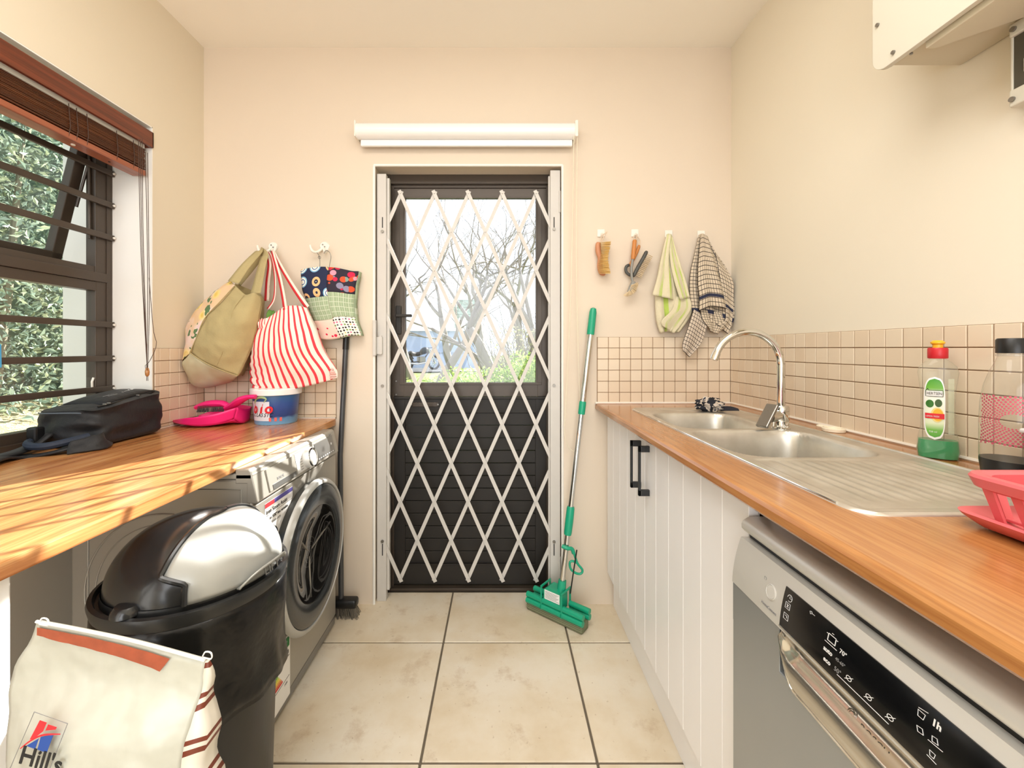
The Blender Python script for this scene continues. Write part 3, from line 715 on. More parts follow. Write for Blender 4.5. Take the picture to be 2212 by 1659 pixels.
m = MB(); ta = math.radians(-8); w_ = math.radians(24); g = []
for i in range(6):
    row = []
    for j in range(15):
        u = j/14*2-1; az = ta+w_*u; lift = .030*(1-abs(u)**3)*i/5
        p = dome_pt(az, .02+.012*(i/5), .008); out = Vector((math.cos(az), math.sin(az), 0))
        row.append(p+out*(.012+lift*.35)*(i/5)+Vector((0, 0, lift*1.0)))
    g.append(row)
m.grid(g); m.build('lift_tab', M_flap, fl, True, solid=.004)
pp = dome_pt(ta-math.radians(10), .03, .03); tx = Vector((-math.sin(ta), math.cos(ta), 0))
text('lettering', 'LIFT', .026, dome_pt(ta, .035, .0275)-tx*.028+Vector((0, 0, .004)), tx, Vector((math.cos(ta)*-.25, math.sin(ta)*-.25, 1)), M_silver_d, fl, ext=.001, sx=1.1)
for az in (math.radians(-98), math.radians(82)):
    p = BC+Vector((math.cos(az)*(RR-.02), math.sin(az)*(RR-.02), ZR+.006)); m = MB(); m.lathe([(.028, 0), (.027, .008), (.020, .017), (.0, .020)], p, 20); m.build('hinge_boss', M_dome, bn, True)

# ------------------------------------------------------------------ pet food bag in front
YF = .60
def fb(px, py, Y=YF): return P(px, py, Y)
fbag = thing('pet_food_bag', 'white pet food sack with a red-brown strip and blue red logo', 'bag', (-.56, YF, 0))
def wr(u, v, p):
    n1 = noise.noise(Vector((p.x*9, p.z*9, 1.3))); n2 = noise.noise(Vector((p.x*26+p.z*12, p.z*22-p.x*9, 4.7)))
    bul = math.sin(math.pi*min(1, max(0, u)))*.5
    return Vector((0, -.045*bul*min(1, v*2.2)-.012*n1*min(1, v*3)-.011*abs(n2)*min(1, v*3), 0))
rows = [[fb(80, 1343), fb(180, 1362), fb(300, 1388), fb(444, 1427)],
        [fb(66, 1385), fb(180, 1405), fb(300, 1435), fb(438, 1462)],
        [fb(30, 1450), fb(160, 1470), fb(300, 1480), fb(437, 1490)],
        [fb(21, 1560, .59), fb(150, 1560, .58), fb(300, 1565, .58), fb(414, 1560, .59)],
        [fb(18, 1680, .58), fb(150, 1680, .57), fb(300, 1690, .57), fb(385, 1690, .58)],
        [fb(20, 1900, .57), fb(150, 1900, .555), fb(290, 1900, .555), fb(345, 1900, .57)]]
base_l, base_r = -.66, -.46
rows[-1] = [Vector((-.66, .56, .30)), Vector((-.60, .545, .30)), Vector((-.52, .545, .30)), Vector((-.452, .56, .30))]
rows.append([Vector((-.66, .56, .002)), Vector((-.60, .545, .002)), Vector((-.52, .545, .002)), Vector((-.46, .56, .002))])
s = N('sack_film'); v = s.coord(); f = s.noise(v, 22, 5, .6)
M_sack = s.end(s.mix(f, lin('#adaea1'), lin('#c2c2b7')), s.math('MULTIPLY_ADD', f, .3, .22), 0, s.bump(s.noise(v, 9, 3, .5), .55, .03), coat=.35)
gF = patch(rows, 46, 70, wr); m = MB(); m.grid(gF); m.build('front_film', M_sack, fbag, True, solid=.001, angle=0)
# rear film and gusset
gB = [[gF[i][j]+Vector((0, .006+.085*min(1, i/24)-(-.0), 0)) if True else 0 for j in range(46)] for i in range(70)]
for i in range(70):
    for j in range(46):
        gB[i][j] = Vector((gF[i][j].x, max(gF[i][0].y, gF[i][-1].y)+.004+.075*min(1, i/26), gF[i][j].z))
m = MB(); m.grid(gB); m.build('rear_film', M_sack, fbag, True, solid=.001)
gs = [[gF[i][-1].lerp(gB[i][-1], k/4)+Vector((.018*min(1, max(0, (i-8)/14)) if k in (2, 3, 4) else 0, 0, 0)) for k in range(5)] for i in range(70)]
for i in range(70):
    if gs[i][0].z < .75:
        for k in range(1, 5): gs[i][k] = Vector((max(gs[i][k].x, fb(447, 1500).x-.0+.004*math.sin(i*.8)), gs[i][k].y, gs[i][k].z))
s = N('striped_gusset'); z = s.sep(s.coord())[2]; fr_ = s.math('FRACT', s.math('MULTIPLY', z, 18.0)); b1 = s.math('COMPARE', fr_, .25, .07); b2 = s.math('COMPARE', fr_, .5, .06)
M_gus = s.end(s.mix(s.math('MAXIMUM', b1, b2), lin('#d9d3c6'), lin('#6e2f1c')), .5)
m = MB(); m.grid(gs); m.build('side_gusset', M_gus, fbag, True, solid=.001, angle=0)
gl_ = [[gF[i][0].lerp(gB[i][0], k/3) for k in range(4)] for i in range(70)]
m = MB(); m.grid(gl_); m.build('side_gusset', M_sack, fbag, True)
def onbag(px, py, o=.003):       # nearest front-film point to a picture position, nudged outwards
    best = None
    for row in gF:
        for p in row:
            qx = VX+p.x*FPX/p.y; qy = VY+(CZ-p.z)*FPX/p.y; d = (qx-px)**2+(qy-py)**2
            if best is None or d < best[0]: best = (d, p)
    Y = best[1].y-o
    return P(px, py, Y)
st = [[(80, 1355), (140, 1366), (200, 1378), (260, 1392), (320, 1408), (367, 1423)], [(80, 1372), (140, 1388), (200, 1403), (260, 1420), (315, 1438), (345, 1451)]]
rr = [[onbag(*p, .0035) for p in row] for row in st]
m = MB(); m.grid(patch(rr, 40, 6, lambda u, v, p: Vector((0, -.0015*abs(noise.noise(p*60)), 0)))); m.build('red_brown_strip', mat('brick_red_film', '#a3492c', .25, var=.25, vscale=40, coat=.4), fbag, True)
m = MB(); m.tube([p+Vector((0, -.001, .001)) for p in gF[0]], .0022, 6); m.build('stitched_top', M_white, fbag, True)
m = MB()
for cx_, cy_ in ((86, 1345), (438, 1417)):
    c = fb(cx_, cy_)
    m.tube(crom([c, c+Vector((.006, -.003, .008)), c+Vector((.013, -.002, .006)), c+Vector((.012, 0, -.004)), c+Vector((.003, -.004, .001))], 16), .0011, 5)
m.build('thread_loop', M_white, fbag, True)
# logo
LO = onbag(100, 1600, .012); ly = LO.y
def L(px, py, o=0): return P(px, py, ly-.001-o)
m = MB()
m.tube([L(74, 1538), L(146, 1563), L(108, 1659), L(96, 1690), L(8, 1700), L(22, 1659)], .0006, 5, True); m.build('logo_outline', M_grey_ink, fbag)
m = MB(); m.poly([L(86, 1556), L(101, 1561), L(93, 1580), L(75, 1594), L(64, 1598)]); m.poly([L(104, 1565), L(123, 1571), L(120, 1576), L(98, 1578)]); m.build('logo_red', M_redink, fbag, solid=.0004)
m = MB(); m.poly([L(84, 1595), L(76, 1618), L(57, 1611)]); m.poly([L(88, 1592), L(116, 1586), L(101, 1626), L(81, 1619)]); m.build('logo_blue', M_blueink, fbag, solid=.0004)
m = MB(); m.tube(crom([L(44, 1617), L(66, 1600), L(92, 1588), L(130, 1586)], 14), [.0006+.0006*math.sin(math.pi*k/13) for k in range(14)], 5); m.build('logo_swoosh', M_redink, fbag)
xd = (L(98, 1659)-L(40, 1643)).normalized(); yd = Vector((.30, 0, 1)).normalized()
text('lettering', "Hill's", .034, L(38, 1647, .0005), xd, yd, M_ink, fbag, sx=.86, bold=.0004)

# ------------------------------------------------------------------ black backpack lying in the window
bp = thing('backpack', 'black nylon backpack lying flat on the worktop in the window recess', 'backpack', (-1.40, 1.50, .862))
z0 = .8635
def rr_ring(xa, xb, ya, yb, z, rad, n=48, wob=0, seed=0):
    out = []
    cx, cy, hx, hy = (xa+xb)/2, (ya+yb)/2, (xb-xa)/2, (yb-ya)/2
    for k in range(n):
        a = 2*math.pi*k/n; c, s_ = math.cos(a), math.sin(a); p = 2/5
        x = cx+hx*math.copysign(abs(c)**p, c); y = cy+hy*math.copysign(abs(s_)**p, s_)
        q = Vector((x, y, z)); nn = noise.noise(Vector((x*14+seed, y*14, z*22)))
        ex = .009*(abs(noise.noise(Vector((x*20+3, y*20, z*34+x*12))))-.2)*(1 if wob > .01 else 0); out.append(q+Vector((c, s_, 0))*(wob*nn-ex)+Vector((0, 0, wob*.35*noise.noise(Vector((x*9, y*9, seed+5))))))
    return out
rings = []
lay = [(0, .03, 0), (.0, .004, .3), (.02, -.004, 1), (.05, -.006, 1), (.08, .004, 1), (.115, .0, 1), (.14, .004, .8), (.155, .008, .6)]
for i in range(14):
    t = i/13; z = z0+.004+t*.152; ins = .012 if i in (0,) else .004*math.sin(t*9)+.002
    sl = .020*(t)                                            # top slopes down towards the near end
    ring_ = rr_ring(-1.515+ins, -1.298-ins-.006*t, 1.352+ins+.012*t, 1.664-ins, z, .03, 56, .024 if i else .004, 2.1)
    rings.append([Vector((p.x, p.y, p.z-(.038*t*max(0, (1.664-p.y)/.31)))) for p in ring_])
m = MB(); m.grid(rings, closed=True); m.bm.verts.ensure_lookup_table()
top = rings[-1]; c = sum(top, Vector())/len(top)
cap = [[p.lerp(c+Vector((0, 0, .006)), k/5)+Vector((0, 0, .006*math.sin(math.pi*k/5)+.003*noise.noise(p*40))) for p in top] for k in range(6)]; m.grid(cap, closed=True)
bot = rings[0]; cb = sum(bot, Vector())/len(bot); m.grid([[p.lerp(cb, k/2) for p in bot] for k in range(3)], closed=True)
bmesh.ops.recalc_face_normals(m.bm, faces=m.bm.faces)
m.build('body', M_softblack, bp, True, angle=0, sub=1)
def tslope(y): return z0+.157-.038*max(0, (1.664-y)/.31)
pk = [[Vector((x, y, tslope(y)+.003+.017*(1-((x+1.405)/.075)**4)*(1-((y-1.535)/.11)**4))) for x in [-1.475+.0117*k for k in range(13)]] for y in [1.43+.0175*k for k in range(13)]]
m = MB(); m.grid(pk); pk_ = m.build('front_pocket', M_softblack, bp, True, solid=.004, angle=0)
xt = Vector((.12, -1, 0)).normalized()
text('lettering', 'AXIZ |', .022, (-1.375, 1.60, tslope(1.58)+.0235), (0, -1, -.12), (-1, 0, 0), M_white_ink, pk_)
text('lettering', 'workspace', .010, (-1.378, 1.515, tslope(1.5)+.0232), (0, -1, -.12), (-1, 0, 0), M_grey_ink, pk_)
text('lettering', 'solutions', .010, (-1.366, 1.515, tslope(1.5)+.0228), (0, -1, -.12), (-1, 0, 0), M_grey_ink, pk_)
m = MB(); zz = [Vector((-1.33+.01*math.sin(k*.5), 1.40+.015*k, tslope(1.40+.015*k)+.004)) for k in range(15)]; m.tube(zz, .0028, 6); m.build('zip', M_black, bp, True)
m = MB(); 
for y in (1.42, 1.435, 1.55): m.box(-1.333, -1.321, y, y+.004, tslope(y)+.005, tslope(y)+.010, .001)
m.build('zip_pull', M_screw, bp)
m = MB(); m.tube([Vector((-1.492, 1.37, tslope(1.36)-.006))]+[Vector((-1.50+.026*k, 1.357-.003*math.sin(k), tslope(1.36)-.006)) for k in range(1, 7)], .0022, 6); m.build('grey_piping', mat('grey_piping', '#5b6570', .5), bp, True)
def strap(name, pts, w, th, mt, par, up=Vector((0, 0, 1))):
    C_ = crom(pts, 26); g = []
    for i, p in enumerate(C_):
        t = (C_[min(i+1, 25)]-C_[max(i-1, 0)]).normalized(); sd_ = t.cross(up).normalized(); g.append([p-sd_*w/2, p, p+sd_*w/2])
    mm = MB(); mm.grid(g); return mm.build(name, mt, par, True, solid=th, angle=0)
strap('shoulder_strap', [P(60, 985, .323*FPX/(985-VY)), P(-60, 1000, .323*FPX/(1000-VY)), (-1.22, .86, z0+.006), (-1.24, .7, z0+.006)], .04, .006, M_softblack, bp)
strap('shoulder_strap', [(-1.335, 1.36, z0+.03), (-1.34, 1.30, z0+.012), P(60, 988, 1.265)+Vector((0, 0, 0)), P(-10, 992, 1.18), (-1.33, 1.02, z0+.006)], .045, .007, M_softblack, bp)
strap('shoulder_strap', [(-1.44, 1.35, z0+.05), (-1.45, 1.30, z0+.016), (-1.45, 1.22, z0+.008), (-1.46, 1.10, z0+.007)], .045, .007, M_softblack, bp)
m = MB(); m.tube(crom([(-1.475, 1.36, z0+.035), (-1.455, 1.305, z0+.030), (-1.41, 1.278, z0+.026), (-1.36, 1.285, z0+.028), (-1.32, 1.36, z0+.04)], 24), .011, 8); m.build('grab_handle', mat('slate_blue_webbing', '#222d40', .7, var=.2, vscale=80), bp, True)
m = MB(); m.grid(patch([[(-1.31, 1.40, z0+.05), (-1.295, 1.36, z0+.045), (-1.33, 1.31, z0+.035)], [(-1.30, 1.40, z0+.022), (-1.275, 1.355, z0+.02), (-1.32, 1.29, z0+.014)], [(-1.30, 1.42, z0+.002), (-1.262, 1.36, z0+.002), (-1.31, 1.28, z0+.002)]], 16, 12, lambda u, v, p: Vector((.006*noise.noise(p*40), 0, .004*noise.noise(p*30))))); m.build('crumpled_flap', M_softblack, bp, True, solid=.004, angle=0)
m = MB(); m.box(-1.478, -1.445, 1.318, 1.348, z0+.02, z0+.075, .006); m.build('strap_buckle', M_black, bp)

# ------------------------------------------------------------------ dustpan with brush
dp = thing('dustpan', 'hot pink plastic dustpan lying on the worktop in the tiled corner', 'dustpan', (-1.2, 1.80, .862))
tip = P(374, 911, 1.77)
def dpt(px, py, Y): return P(px, py, Y)
lo = [[dpt(374, 912, 1.775), dpt(392, 916, 1.72), dpt(430, 920, 1.72), dpt(470, 916, 1.735), dpt(505, 905, 1.77)],
      [dpt(372, 908, 1.776), dpt(395, 904, 1.715), dpt(432, 900, 1.71), dpt(473, 892, 1.73), dpt(512, 880, 1.77)]]
for row in lo[:1]:
    for p in row: p.z = max(p.z, .8645)
m = MB(); m.grid(patch(lo, 30, 6)); m.build('front_lip', M_pink, dp, True, solid=.003)
pan = [[lo[0][0], lo[0][1], lo[0][2], lo[0][3], lo[0][4]], [Vector((-1.355, 1.84, .868)), Vector((-1.30, 1.84, .868)), Vector((-1.22, 1.84, .867)), Vector((-1.16, 1.83, .867)), Vector((-1.11, 1.81, .868))], [Vector((-1.355, 1.90, .872)), Vector((-1.30, 1.925, .872)), Vector((-1.22, 1.93, .872)), Vector((-1.16, 1.91, .872)), Vector((-1.10, 1.86, .872))]]
m = MB(); m.grid(patch(pan, 26, 10)); m.build('pan', M_pink, dp, True, solid=.003)
bw = [[pan[2][k] for k in range(5)], [Vector((-1.355, 1.905, .884)), Vector((-1.30, 1.93, .905)), Vector((-1.22, 1.935, .925)), Vector((-1.16, 1.915, .93)), Vector((-1.09, 1.86, .93))]]
m = MB(); m.grid(patch(bw, 26, 6)); m.build('rear_wall', M_pink, dp, True, solid=.003)
m = MB(); m.grid(patch([[lo[1][4], Vector((-1.09, 1.82, .925)), bw[1][4]], [lo[0][4], Vector((-1.10, 1.81, .867)), pan[2][4]]], 10, 6)); m.build('side_wall', M_pink, dp, True, solid=.003)
m = MB(); hp_ = [dpt(488, 881, 1.80), dpt(505, 874, 1.79), dpt(520, 864, 1.77), dpt(535, 858, 1.755), dpt(545, 857, 1.75), dpt(552, 857, 1.75)]; m.tube(crom(hp_, 20), [.009+.006*math.sin(math.pi*min(1, k/16)) for k in range(20)], 10, flat=1.5); m.build('handle', M_pink, dp, True)
bd = thing('hand_brush', 'pink hand brush with dark bristles nested in the dustpan', 'brush', (-1.2, 1.83, .90))
m = MB(); m.tube(crom([dpt(424, 880, 1.83), dpt(450, 873, 1.82), dpt(480, 872, 1.81), dpt(492, 876, 1.80), dpt(508, 875, 1.80), dpt(524, 868, 1.80)], 26), [.006+.010*math.sin(math.pi*min(1, (k+3)/24)) for k in range(26)], 10, flat=1.3); m.build('handle', M_pink, bd, True)
m = MB(); r = random.Random(3)
for i in range(34):
    for q in range(3):
        px = 428+i*1.75; a = dpt(px, 877-.10*i*.5, 1.80+.012*q); b = a+Vector((r.uniform(-.002, .002), -.008, -.026)); m.tube([a, b], .0009, 4)
m.build('bristles', mat('dark_bristle', '#3c3a3a', .8), bd, kind='stuff')

# ------------------------------------------------------------------ washing powder bucket
BK = Vector((-.983, 1.862, .8625))
bk = thing('powder_bucket', 'blue washing powder bucket with white lid below the striped bag', 'bucket', BK)
s = N('blue_print'); v = s.coord('Object'); xyz = s.sep(v)
g1 = s.math('ADD', s.math('MULTIPLY', xyz[0], 3.0), s.math('MULTIPLY', xyz[2], 5.0)); f = s.noise(v, 14, 4)
col = s.mix(s.ramp(s.math('ADD', f, s.math('MULTIPLY', xyz[2], 2.0)), [(.35, '#6aa3cf'), (.45, '#1f3f86'), (.7, '#2a4f96'), (.78, '#5f9fc0')]), lin('#1f3f86'), lin('#ffffff'))
col = s.ramp(s.math('ADD', s.math('MULTIPLY', f, .25), s.math('MULTIPLY', xyz[2], 6.0)), [(.12, '#7db4dc'), (.3, '#5c92c4'), (.36, '#24427f'), (.62, '#2b4c92'), (.86, '#2f5f8c'), (.93, '#7fb8cc'), (1, '#3a5f80')])
M_bprint = s.end(col, .3, coat=.2)
m = MB(); m.lathe([(.0, 0), (.082, 0), (.084, .004), (.094, .128)], BK, 48); m.build('tub', M_bprint, bk, True)
m = MB(); m.lathe([(.097, .124), (.102, .126), (.103, .148), (.099, .152), (.0, .152)], BK, 48); m.build('lid', M_white, bk, True)
def bpos(az, z, o=.0008): R = .084+.010*z/.128+o; a = math.radians(az); return BK+Vector((R*math.cos(a), R*math.sin(a), z))
def curved_text(body, size, az0, z, mt, o, shear=0, sx=1.0, par=None, bold=0):
    # glyphs laid one by one around the tub
    az = az0
    for ch_ in body:
        a = math.radians(az); t = Vector((-math.sin(a), math.cos(a), 0)); p = bpos(az, z, o)
        ob = text('lettering', ch_, size, p, t, (0, 0, 1), mt, par or bk, sx=sx, shear=shear, bold=bold)
        w = max((vv.co+base_of(ob)-p).dot(t) for vv in ob.data.vertices) if len(ob.data.vertices) else size*.4
        az += math.degrees((w+size*.06)/.092)
m = MB(); g = [[bpos(218+a*4.2, .020+.075*k/4, .0006) for a in range(15)] for k in range(5)]
m = MB(); m.grid([[bpos(224+a*5.2, .018+.082*k/4, .0006) for a in range(12)] for k in range(5)]); m.build('white_glow', mat('label_white', '#dfe3ee', .4), bk, True)
curved_text('bio', .060, 229, .052, M_redink, .0016, shear=.15, bold=.0016, sx=1.12)
curved_text('CLASSIC', .022, 229, .036, M_ink, .0016, shear=.35, sx=.9)
m = MB(); m.tube(crom([bpos(238, .092, .002), bpos(247, .112, .002), bpos(262, .119, .002), bpos(274, .112, .002), bpos(268, .098, .002)], 24), [.0015+.004*math.sin(math.pi*k/23) for k in range(24)], 8); m.build('green_swirl', mat('pale_green_ink', '#9fb98a', .5), bk, True)
m = MB()
for az in (279, 293, 306): m.grid([[bpos(az+q_*3, .016+.016*k, .001) for q_ in range(3)] for k in range(2)])
m.build('red_icons', mat('coral_ink', '#e0685e', .5), bk)
# ------------------------------------------------------------------ hooks and bags on the left of the door
def knob_hook(px, py, label):
    c = P(px, py, YB-.002)
    t = thing('wall_hook', label, 'hook', c, 'white double coat hooks')
    m = MB(); m.lathe([(.0, .006), (.018, .006), (.022, 0), (.022, -.0)], c+Vector((.004, 0, 0)), 20, M=Matrix.Rotation(math.pi/2, 4, 'X')); m.build('backplate', M_hookw, t, True)
    for s in (-1, 1):
        m = MB(); m.tube(crom([c+Vector((s*.004, -.006, -.012)), c+Vector((s*.018, -.03, -.034)), c+Vector((s*.034, -.045, -.03)), c+Vector((s*.043, -.045, -.005))], 14), [.006]*10+[.0055, .005, .0045, .004], 8); m.build('prong', M_hookw, t, True)
    m = MB()
    for dx_, dz_ in ((-.001, .006), (.008, -.004)): m.cyl(c+Vector((dx_, -.0075, dz_)), c+Vector((dx_, -.009, dz_)), .003, 8)
    m.build('screw', M_screw, t)
    return c
hk1 = knob_hook(588, 533, 'white double wall hook carrying the canvas tote and striped bag')
hk2 = knob_hook(699, 532, 'white double wall hook carrying the patchwork peg bag')

# canvas tote: olive gusset towards the room, flowered face towards the window
M_canvas = mat('olive_canvas', '#b3a375', .9, var=.12, vscale=10, bump=.25, bscale=160)
s = N('flower_print'); v = s.coord('Object'); vo = s.voro(v, 13.0); vo2 = s.voro(v, 21.0)
basec = s.ramp(s.noise(v, 7, 2), [(.42, '#e8c766'), (.5, '#eedfc0'), (.58, '#dfc3c9')])
petal = s.ramp(vo.outputs['Distance'], [(.18, '#d9b64c'), (.26, '#f0dfa0'), (.4, '#dcb9c4')])
leaf = s.math('GREATER_THAN', s.noise(v, 26, 1), .63)
col = s.mix(.45, basec, petal); col = s.mix(leaf, col, lin('#5d7a50'))
M_flower = s.end(col, .85)
tt = thing('canvas_tote_bag', 'olive canvas tote bag with flowered side hanging in the corner', 'bag', P(500, 700, 1.84))
def tw(u, v, p): return Vector((.004*noise.noise(p*22), .015*noise.noise(Vector((p.x*13, p.y*5, p.z*7)))+.005*noise.noise(p*30), 0))
Yf = 1.77
gus = [[P(508, 617, Yf), P(528, 636, Yf), P(548, 632, Yf), P(564, 640, Yf+.03)],
       [P(478, 650, Yf-.01), P(505, 668, Yf-.02), P(540, 670, Yf-.01), P(562, 672, Yf+.03)],
       [P(443, 688, Yf-.01), P(480, 710, Yf-.03), P(520, 715, Yf-.02), P(553, 715, Yf+.03)],
       [P(425, 730, Yf-.01), P(460, 750, Yf-.03), P(500, 762, Yf-.02), P(538, 762, Yf+.03)],
       [P(411, 762, Yf), P(443, 783, Yf-.01), P(480, 800, Yf-.005), P(514, 812, Yf+.02)]]
m = MB(); m.grid(patch(gus, 26, 34, tw)); m.build('canvas_gusset', M_canvas, tt, True, solid=.0016, angle=0)
fl_ = [[gus[k][0] for k in range(5)]]
fl_ = [[gus[0][0], gus[1][0], gus[2][0], gus[3][0], gus[4][0]],
       [P(502, 610, 1.80), P(462, 640, 1.79), P(424, 690, 1.78), P(403, 738, 1.78), P(396, 775, 1.79)],
       [P(497, 608, 1.84), P(446, 646, 1.84), P(405, 700, 1.83), P(384, 748, 1.83), P(378, 785, 1.83)],
       [P(496, 612, 1.90), P(446, 655, 1.90), P(408, 708, 1.90), P(386, 755, 1.90), P(380, 790, 1.90)]]
for row in fl_:
    for p in row: p.x = max(p.x, XL+.012)
m = MB(); m.grid(patch(fl_, 30, 18, tw)); m.build('flowered_face', M_flower, tt, True, solid=.0016, angle=0)
bt = [[gus[4][0], gus[4][1], gus[4][2], gus[4][3]],
      [P(394, 785, 1.80), P(424, 806, 1.79), P(458, 818, 1.80), P(505, 820, 1.81)],
      [P(383, 800, 1.85), P(412, 826, 1.86), P(440, 838, 1.86), P(495, 826, 1.87)],
      [P(384, 796, 1.91), P(412, 815, 1.92), P(442, 826, 1.92), P(500, 815, 1.92)]]
for row in bt:
    for p in row: p.x = max(p.x, XL+.012)
s = N('tote_base'); v = s.coord(); M_tbase = s.end(s.ramp(s.noise(v, 5, 3), [(.35, '#b7a582'), (.55, '#c9c5a5'), (.7, '#b9c4ad')]), .9)
m = MB(); m.grid(patch(bt, 26, 16, tw)); m.build('base_panel', M_tbase, tt, True, solid=.0016, angle=0)
rear = [[P(508, 612, 1.925), P(565, 636, 1.925)], [P(400, 780, 1.925), P(525, 812, 1.925)]]
for row in rear:
    for p in row: p.x = max(p.x, XL+.012)
m = MB(); m.grid(patch(rear, 10, 10)); m.build('rear_face', M_canvas, tt, True, solid=.002)
side = [[gus[k][3] for k in range(5)], [P(572, 650, 1.90), P(568, 680, 1.90), P(560, 720, 1.91), P(545, 765, 1.91), P(525, 810, 1.91)]]
m = MB(); m.grid(patch(side, 20, 8, tw)); m.build('right_side', M_canvas, tt, True, solid=.0016)
m = MB(); sm = [P(512+(-24)*t_, 0, Yf) for t_ in (0,)]; m.tube(crom([P(528, 636, Yf-.008), P(505, 668, Yf-.023), P(492, 715, Yf-.03), P(480, 762, Yf-.03), P(468, 790, Yf-.012)], 24), .0012, 5); m.tube([p+Vector((0, -.003, 0)) for p in crom(gus[4], 20)], .0022, 5); m.tube([p+Vector((0, -.003, 0)) for p in crom([g_[0] for g_ in gus], 20)], .0022, 5); m.build('seam', M_canvas, tt, True)
def ribbon(name, pts, w0, w1, mt, par, side=Vector((1, 0, 0)), n=24, th=.0015, uvn=1):
    C_ = crom(pts, n); g = []
    for i, p in enumerate(C_):
        t = (C_[min(i+1, n-1)]-C_[max(i-1, 0)]).normalized(); y = Vector((0, -1, 0)); sd_ = t.cross(y).normalized(); w = w0+(w1-w0)*i/(n-1)
        g.append([p-sd_*w/2, p-sd_*w/6, p+sd_*w/6, p+sd_*w/2])
    mm = MB(); mm.grid(g); return mm.build(name, mt, par, True, solid=th, angle=0)
h1 = hk1+Vector((-.03, -.045, -.026))
ribbon('handle', [P(504, 610, Yf+.005), P(530, 575, 1.82), P(555, 548, 1.87), P(562, 541, 1.89), h1], .046, .026, M_canvas, tt)
ribbon('handle', [P(552, 634, Yf+.01), P(560, 600, 1.82), P(568, 565, 1.87), P(572, 550, 1.89), h1], .044, .03, M_canvas, tt)
ribbon('handle', [P(512, 612, 1.90), P(545, 575, 1.91), P(566, 548, 1.92), h1], .04, .026, M_canvas, tt)

# red and white striped bag
def stripes(name, n, w, c0, c1, axis=0):
    s = N(name); tc = s.n('ShaderNodeTexCoord'); u = s.sep(tc.outputs['UV'])[axis]
    wv = s.math('ADD', u, s.math('MULTIPLY', s.math('SUBTRACT', s.noise(s.coord('Object'), 9, 3), .5), .02))
    f = s.math('FRACT', s.math('MULTIPLY', wv, float(n))); k = s.math('LESS_THAN', f, w)
    return s.end(s.mix(k, lin(c0), lin(c1)), .85, 0, s.bump(s.noise(s.coord('Object'), 14, 4), .25, .01))
M_strip = stripes('red_white_stripe', 12, .36, '#efe2d6', '#dd3b46')
sb = thing('striped_drawstring_bag', 'red and white striped cotton bag hanging full on the left hook', 'bag', P(620, 740, 1.84))
Ys = 1.84
def sw(u, v, p):
    edge = math.sin(math.pi*u)**.5 if 0 < u < 1 else 0
    cr = .010*math.sin(v*55+u*6)*max(0, .32-u)/.32*max(0, v-.35)
    return Vector((cr, -.065*edge*math.sin(math.pi*min(1, .12+v*.86))-.008*noise.noise(p*15), .006*math.sin(v*60)*max(0, .3-u)/.3*v))
fr = [[P(560, 690, Ys), P(582, 687, Ys), P(606, 672, Ys), P(622, 663, Ys), P(645, 661, Ys), P(663, 665, Ys)],
      [P(548, 730, Ys), P(580, 725, Ys), P(610, 720, Ys), P(635, 715, Ys), P(660, 712, Ys), P(684, 710, Ys)],
      [P(543, 780, Ys), P(575, 775, Ys), P(608, 772, Ys), P(640, 768, Ys), P(672, 765, Ys), P(702, 758, Ys)],
      [P(541, 815, Ys), P(570, 815, Ys), P(605, 815, Ys), P(645, 810, Ys), P(690, 803, Ys), P(727, 798, Ys)],
      [P(548, 838, Ys), P(572, 845, Ys), P(605, 842, Ys), P(645, 838, Ys), P(690, 828, Ys), P(729, 816, Ys)]]
gS = patch(fr, 56, 44, sw); m = MB(); m.grid(gS); m.build('front_cloth', M_strip, sb, True, solid=.0015, angle=0)
gS2 = [[Vector((p.x, 2*Ys-p.y+.0 if 2*Ys-p.y < YB-.012 else YB-.012, p.z)) for p in row] for row in patch(fr, 56, 44, lambda u, v, p: sw(u, v, p)*.9)]
m = MB(); m.grid(gS2); m.build('back_cloth', M_strip, sb, True, solid=.0015, angle=0)
M_str2 = stripes('strap_stripe', 1, .5, '#efe0d2', '#cf3038')
for w_, pts in ((.022, [P(664, 664, Ys-.0), P(640, 630, 1.86), P(612, 585, 1.89), P(594, 551, 1.90), hk1+Vector((.024, -.042, -.03))]),
            (.020, [P(616, 668, Ys-.03), P(612, 640, 1.85), P(604, 600, 1.87), P(592, 556, 1.88), hk1+Vector((.024, -.046, -.028))]),
            (.022, [P(576, 650, Ys+.05), P(578, 610, 1.90), P(582, 570, 1.90), hk1+Vector((-.012, -.03, -.03))]),
            (.010, [P(578, 668, Ys+.02), P(592, 645, 1.87), P(594, 600, 1.88), P(588, 560, 1.89), hk1+Vector((.0, -.03, -.03))])):
    ribbon('handle', pts, w_, w_*.7, M_str2, sb)
m = MB(); r = random.Random(8)
c = P(589, 683, Ys+.01)
m.grid(patch([[c+Vector((-.022, 0, 0)), c+Vector((-.012, -.01, .020)), c+Vector((.004, -.008, .026)), c+Vector((.024, 0, .006))], [c+Vector((-.024, -.01, -.012)), c+Vector((-.01, -.022, .002)), c+Vector((.006, -.02, .004)), c+Vector((.02, -.01, -.006))], [c+Vector((-.02, -.004, -.03)), c+Vector((-.005, -.014, -.03)), c+Vector((.01, -.012, -.03)), c+Vector((.02, 0, -.03))]], 16, 14, lambda u, v, p: Vector((0, .005*math.sin(u*14), .004*math.sin(u*20)))))
gcl = m.build('green_cloth', mat('green_cloth', '#5f8a3c', .8, var=.2), None, True, solid=.002, loc=c, angle=0); tag(gcl, 'scrap of green cloth sticking out of the striped bag', 'cloth')
m = MB(); c = P(568, 697, Ys-.01)
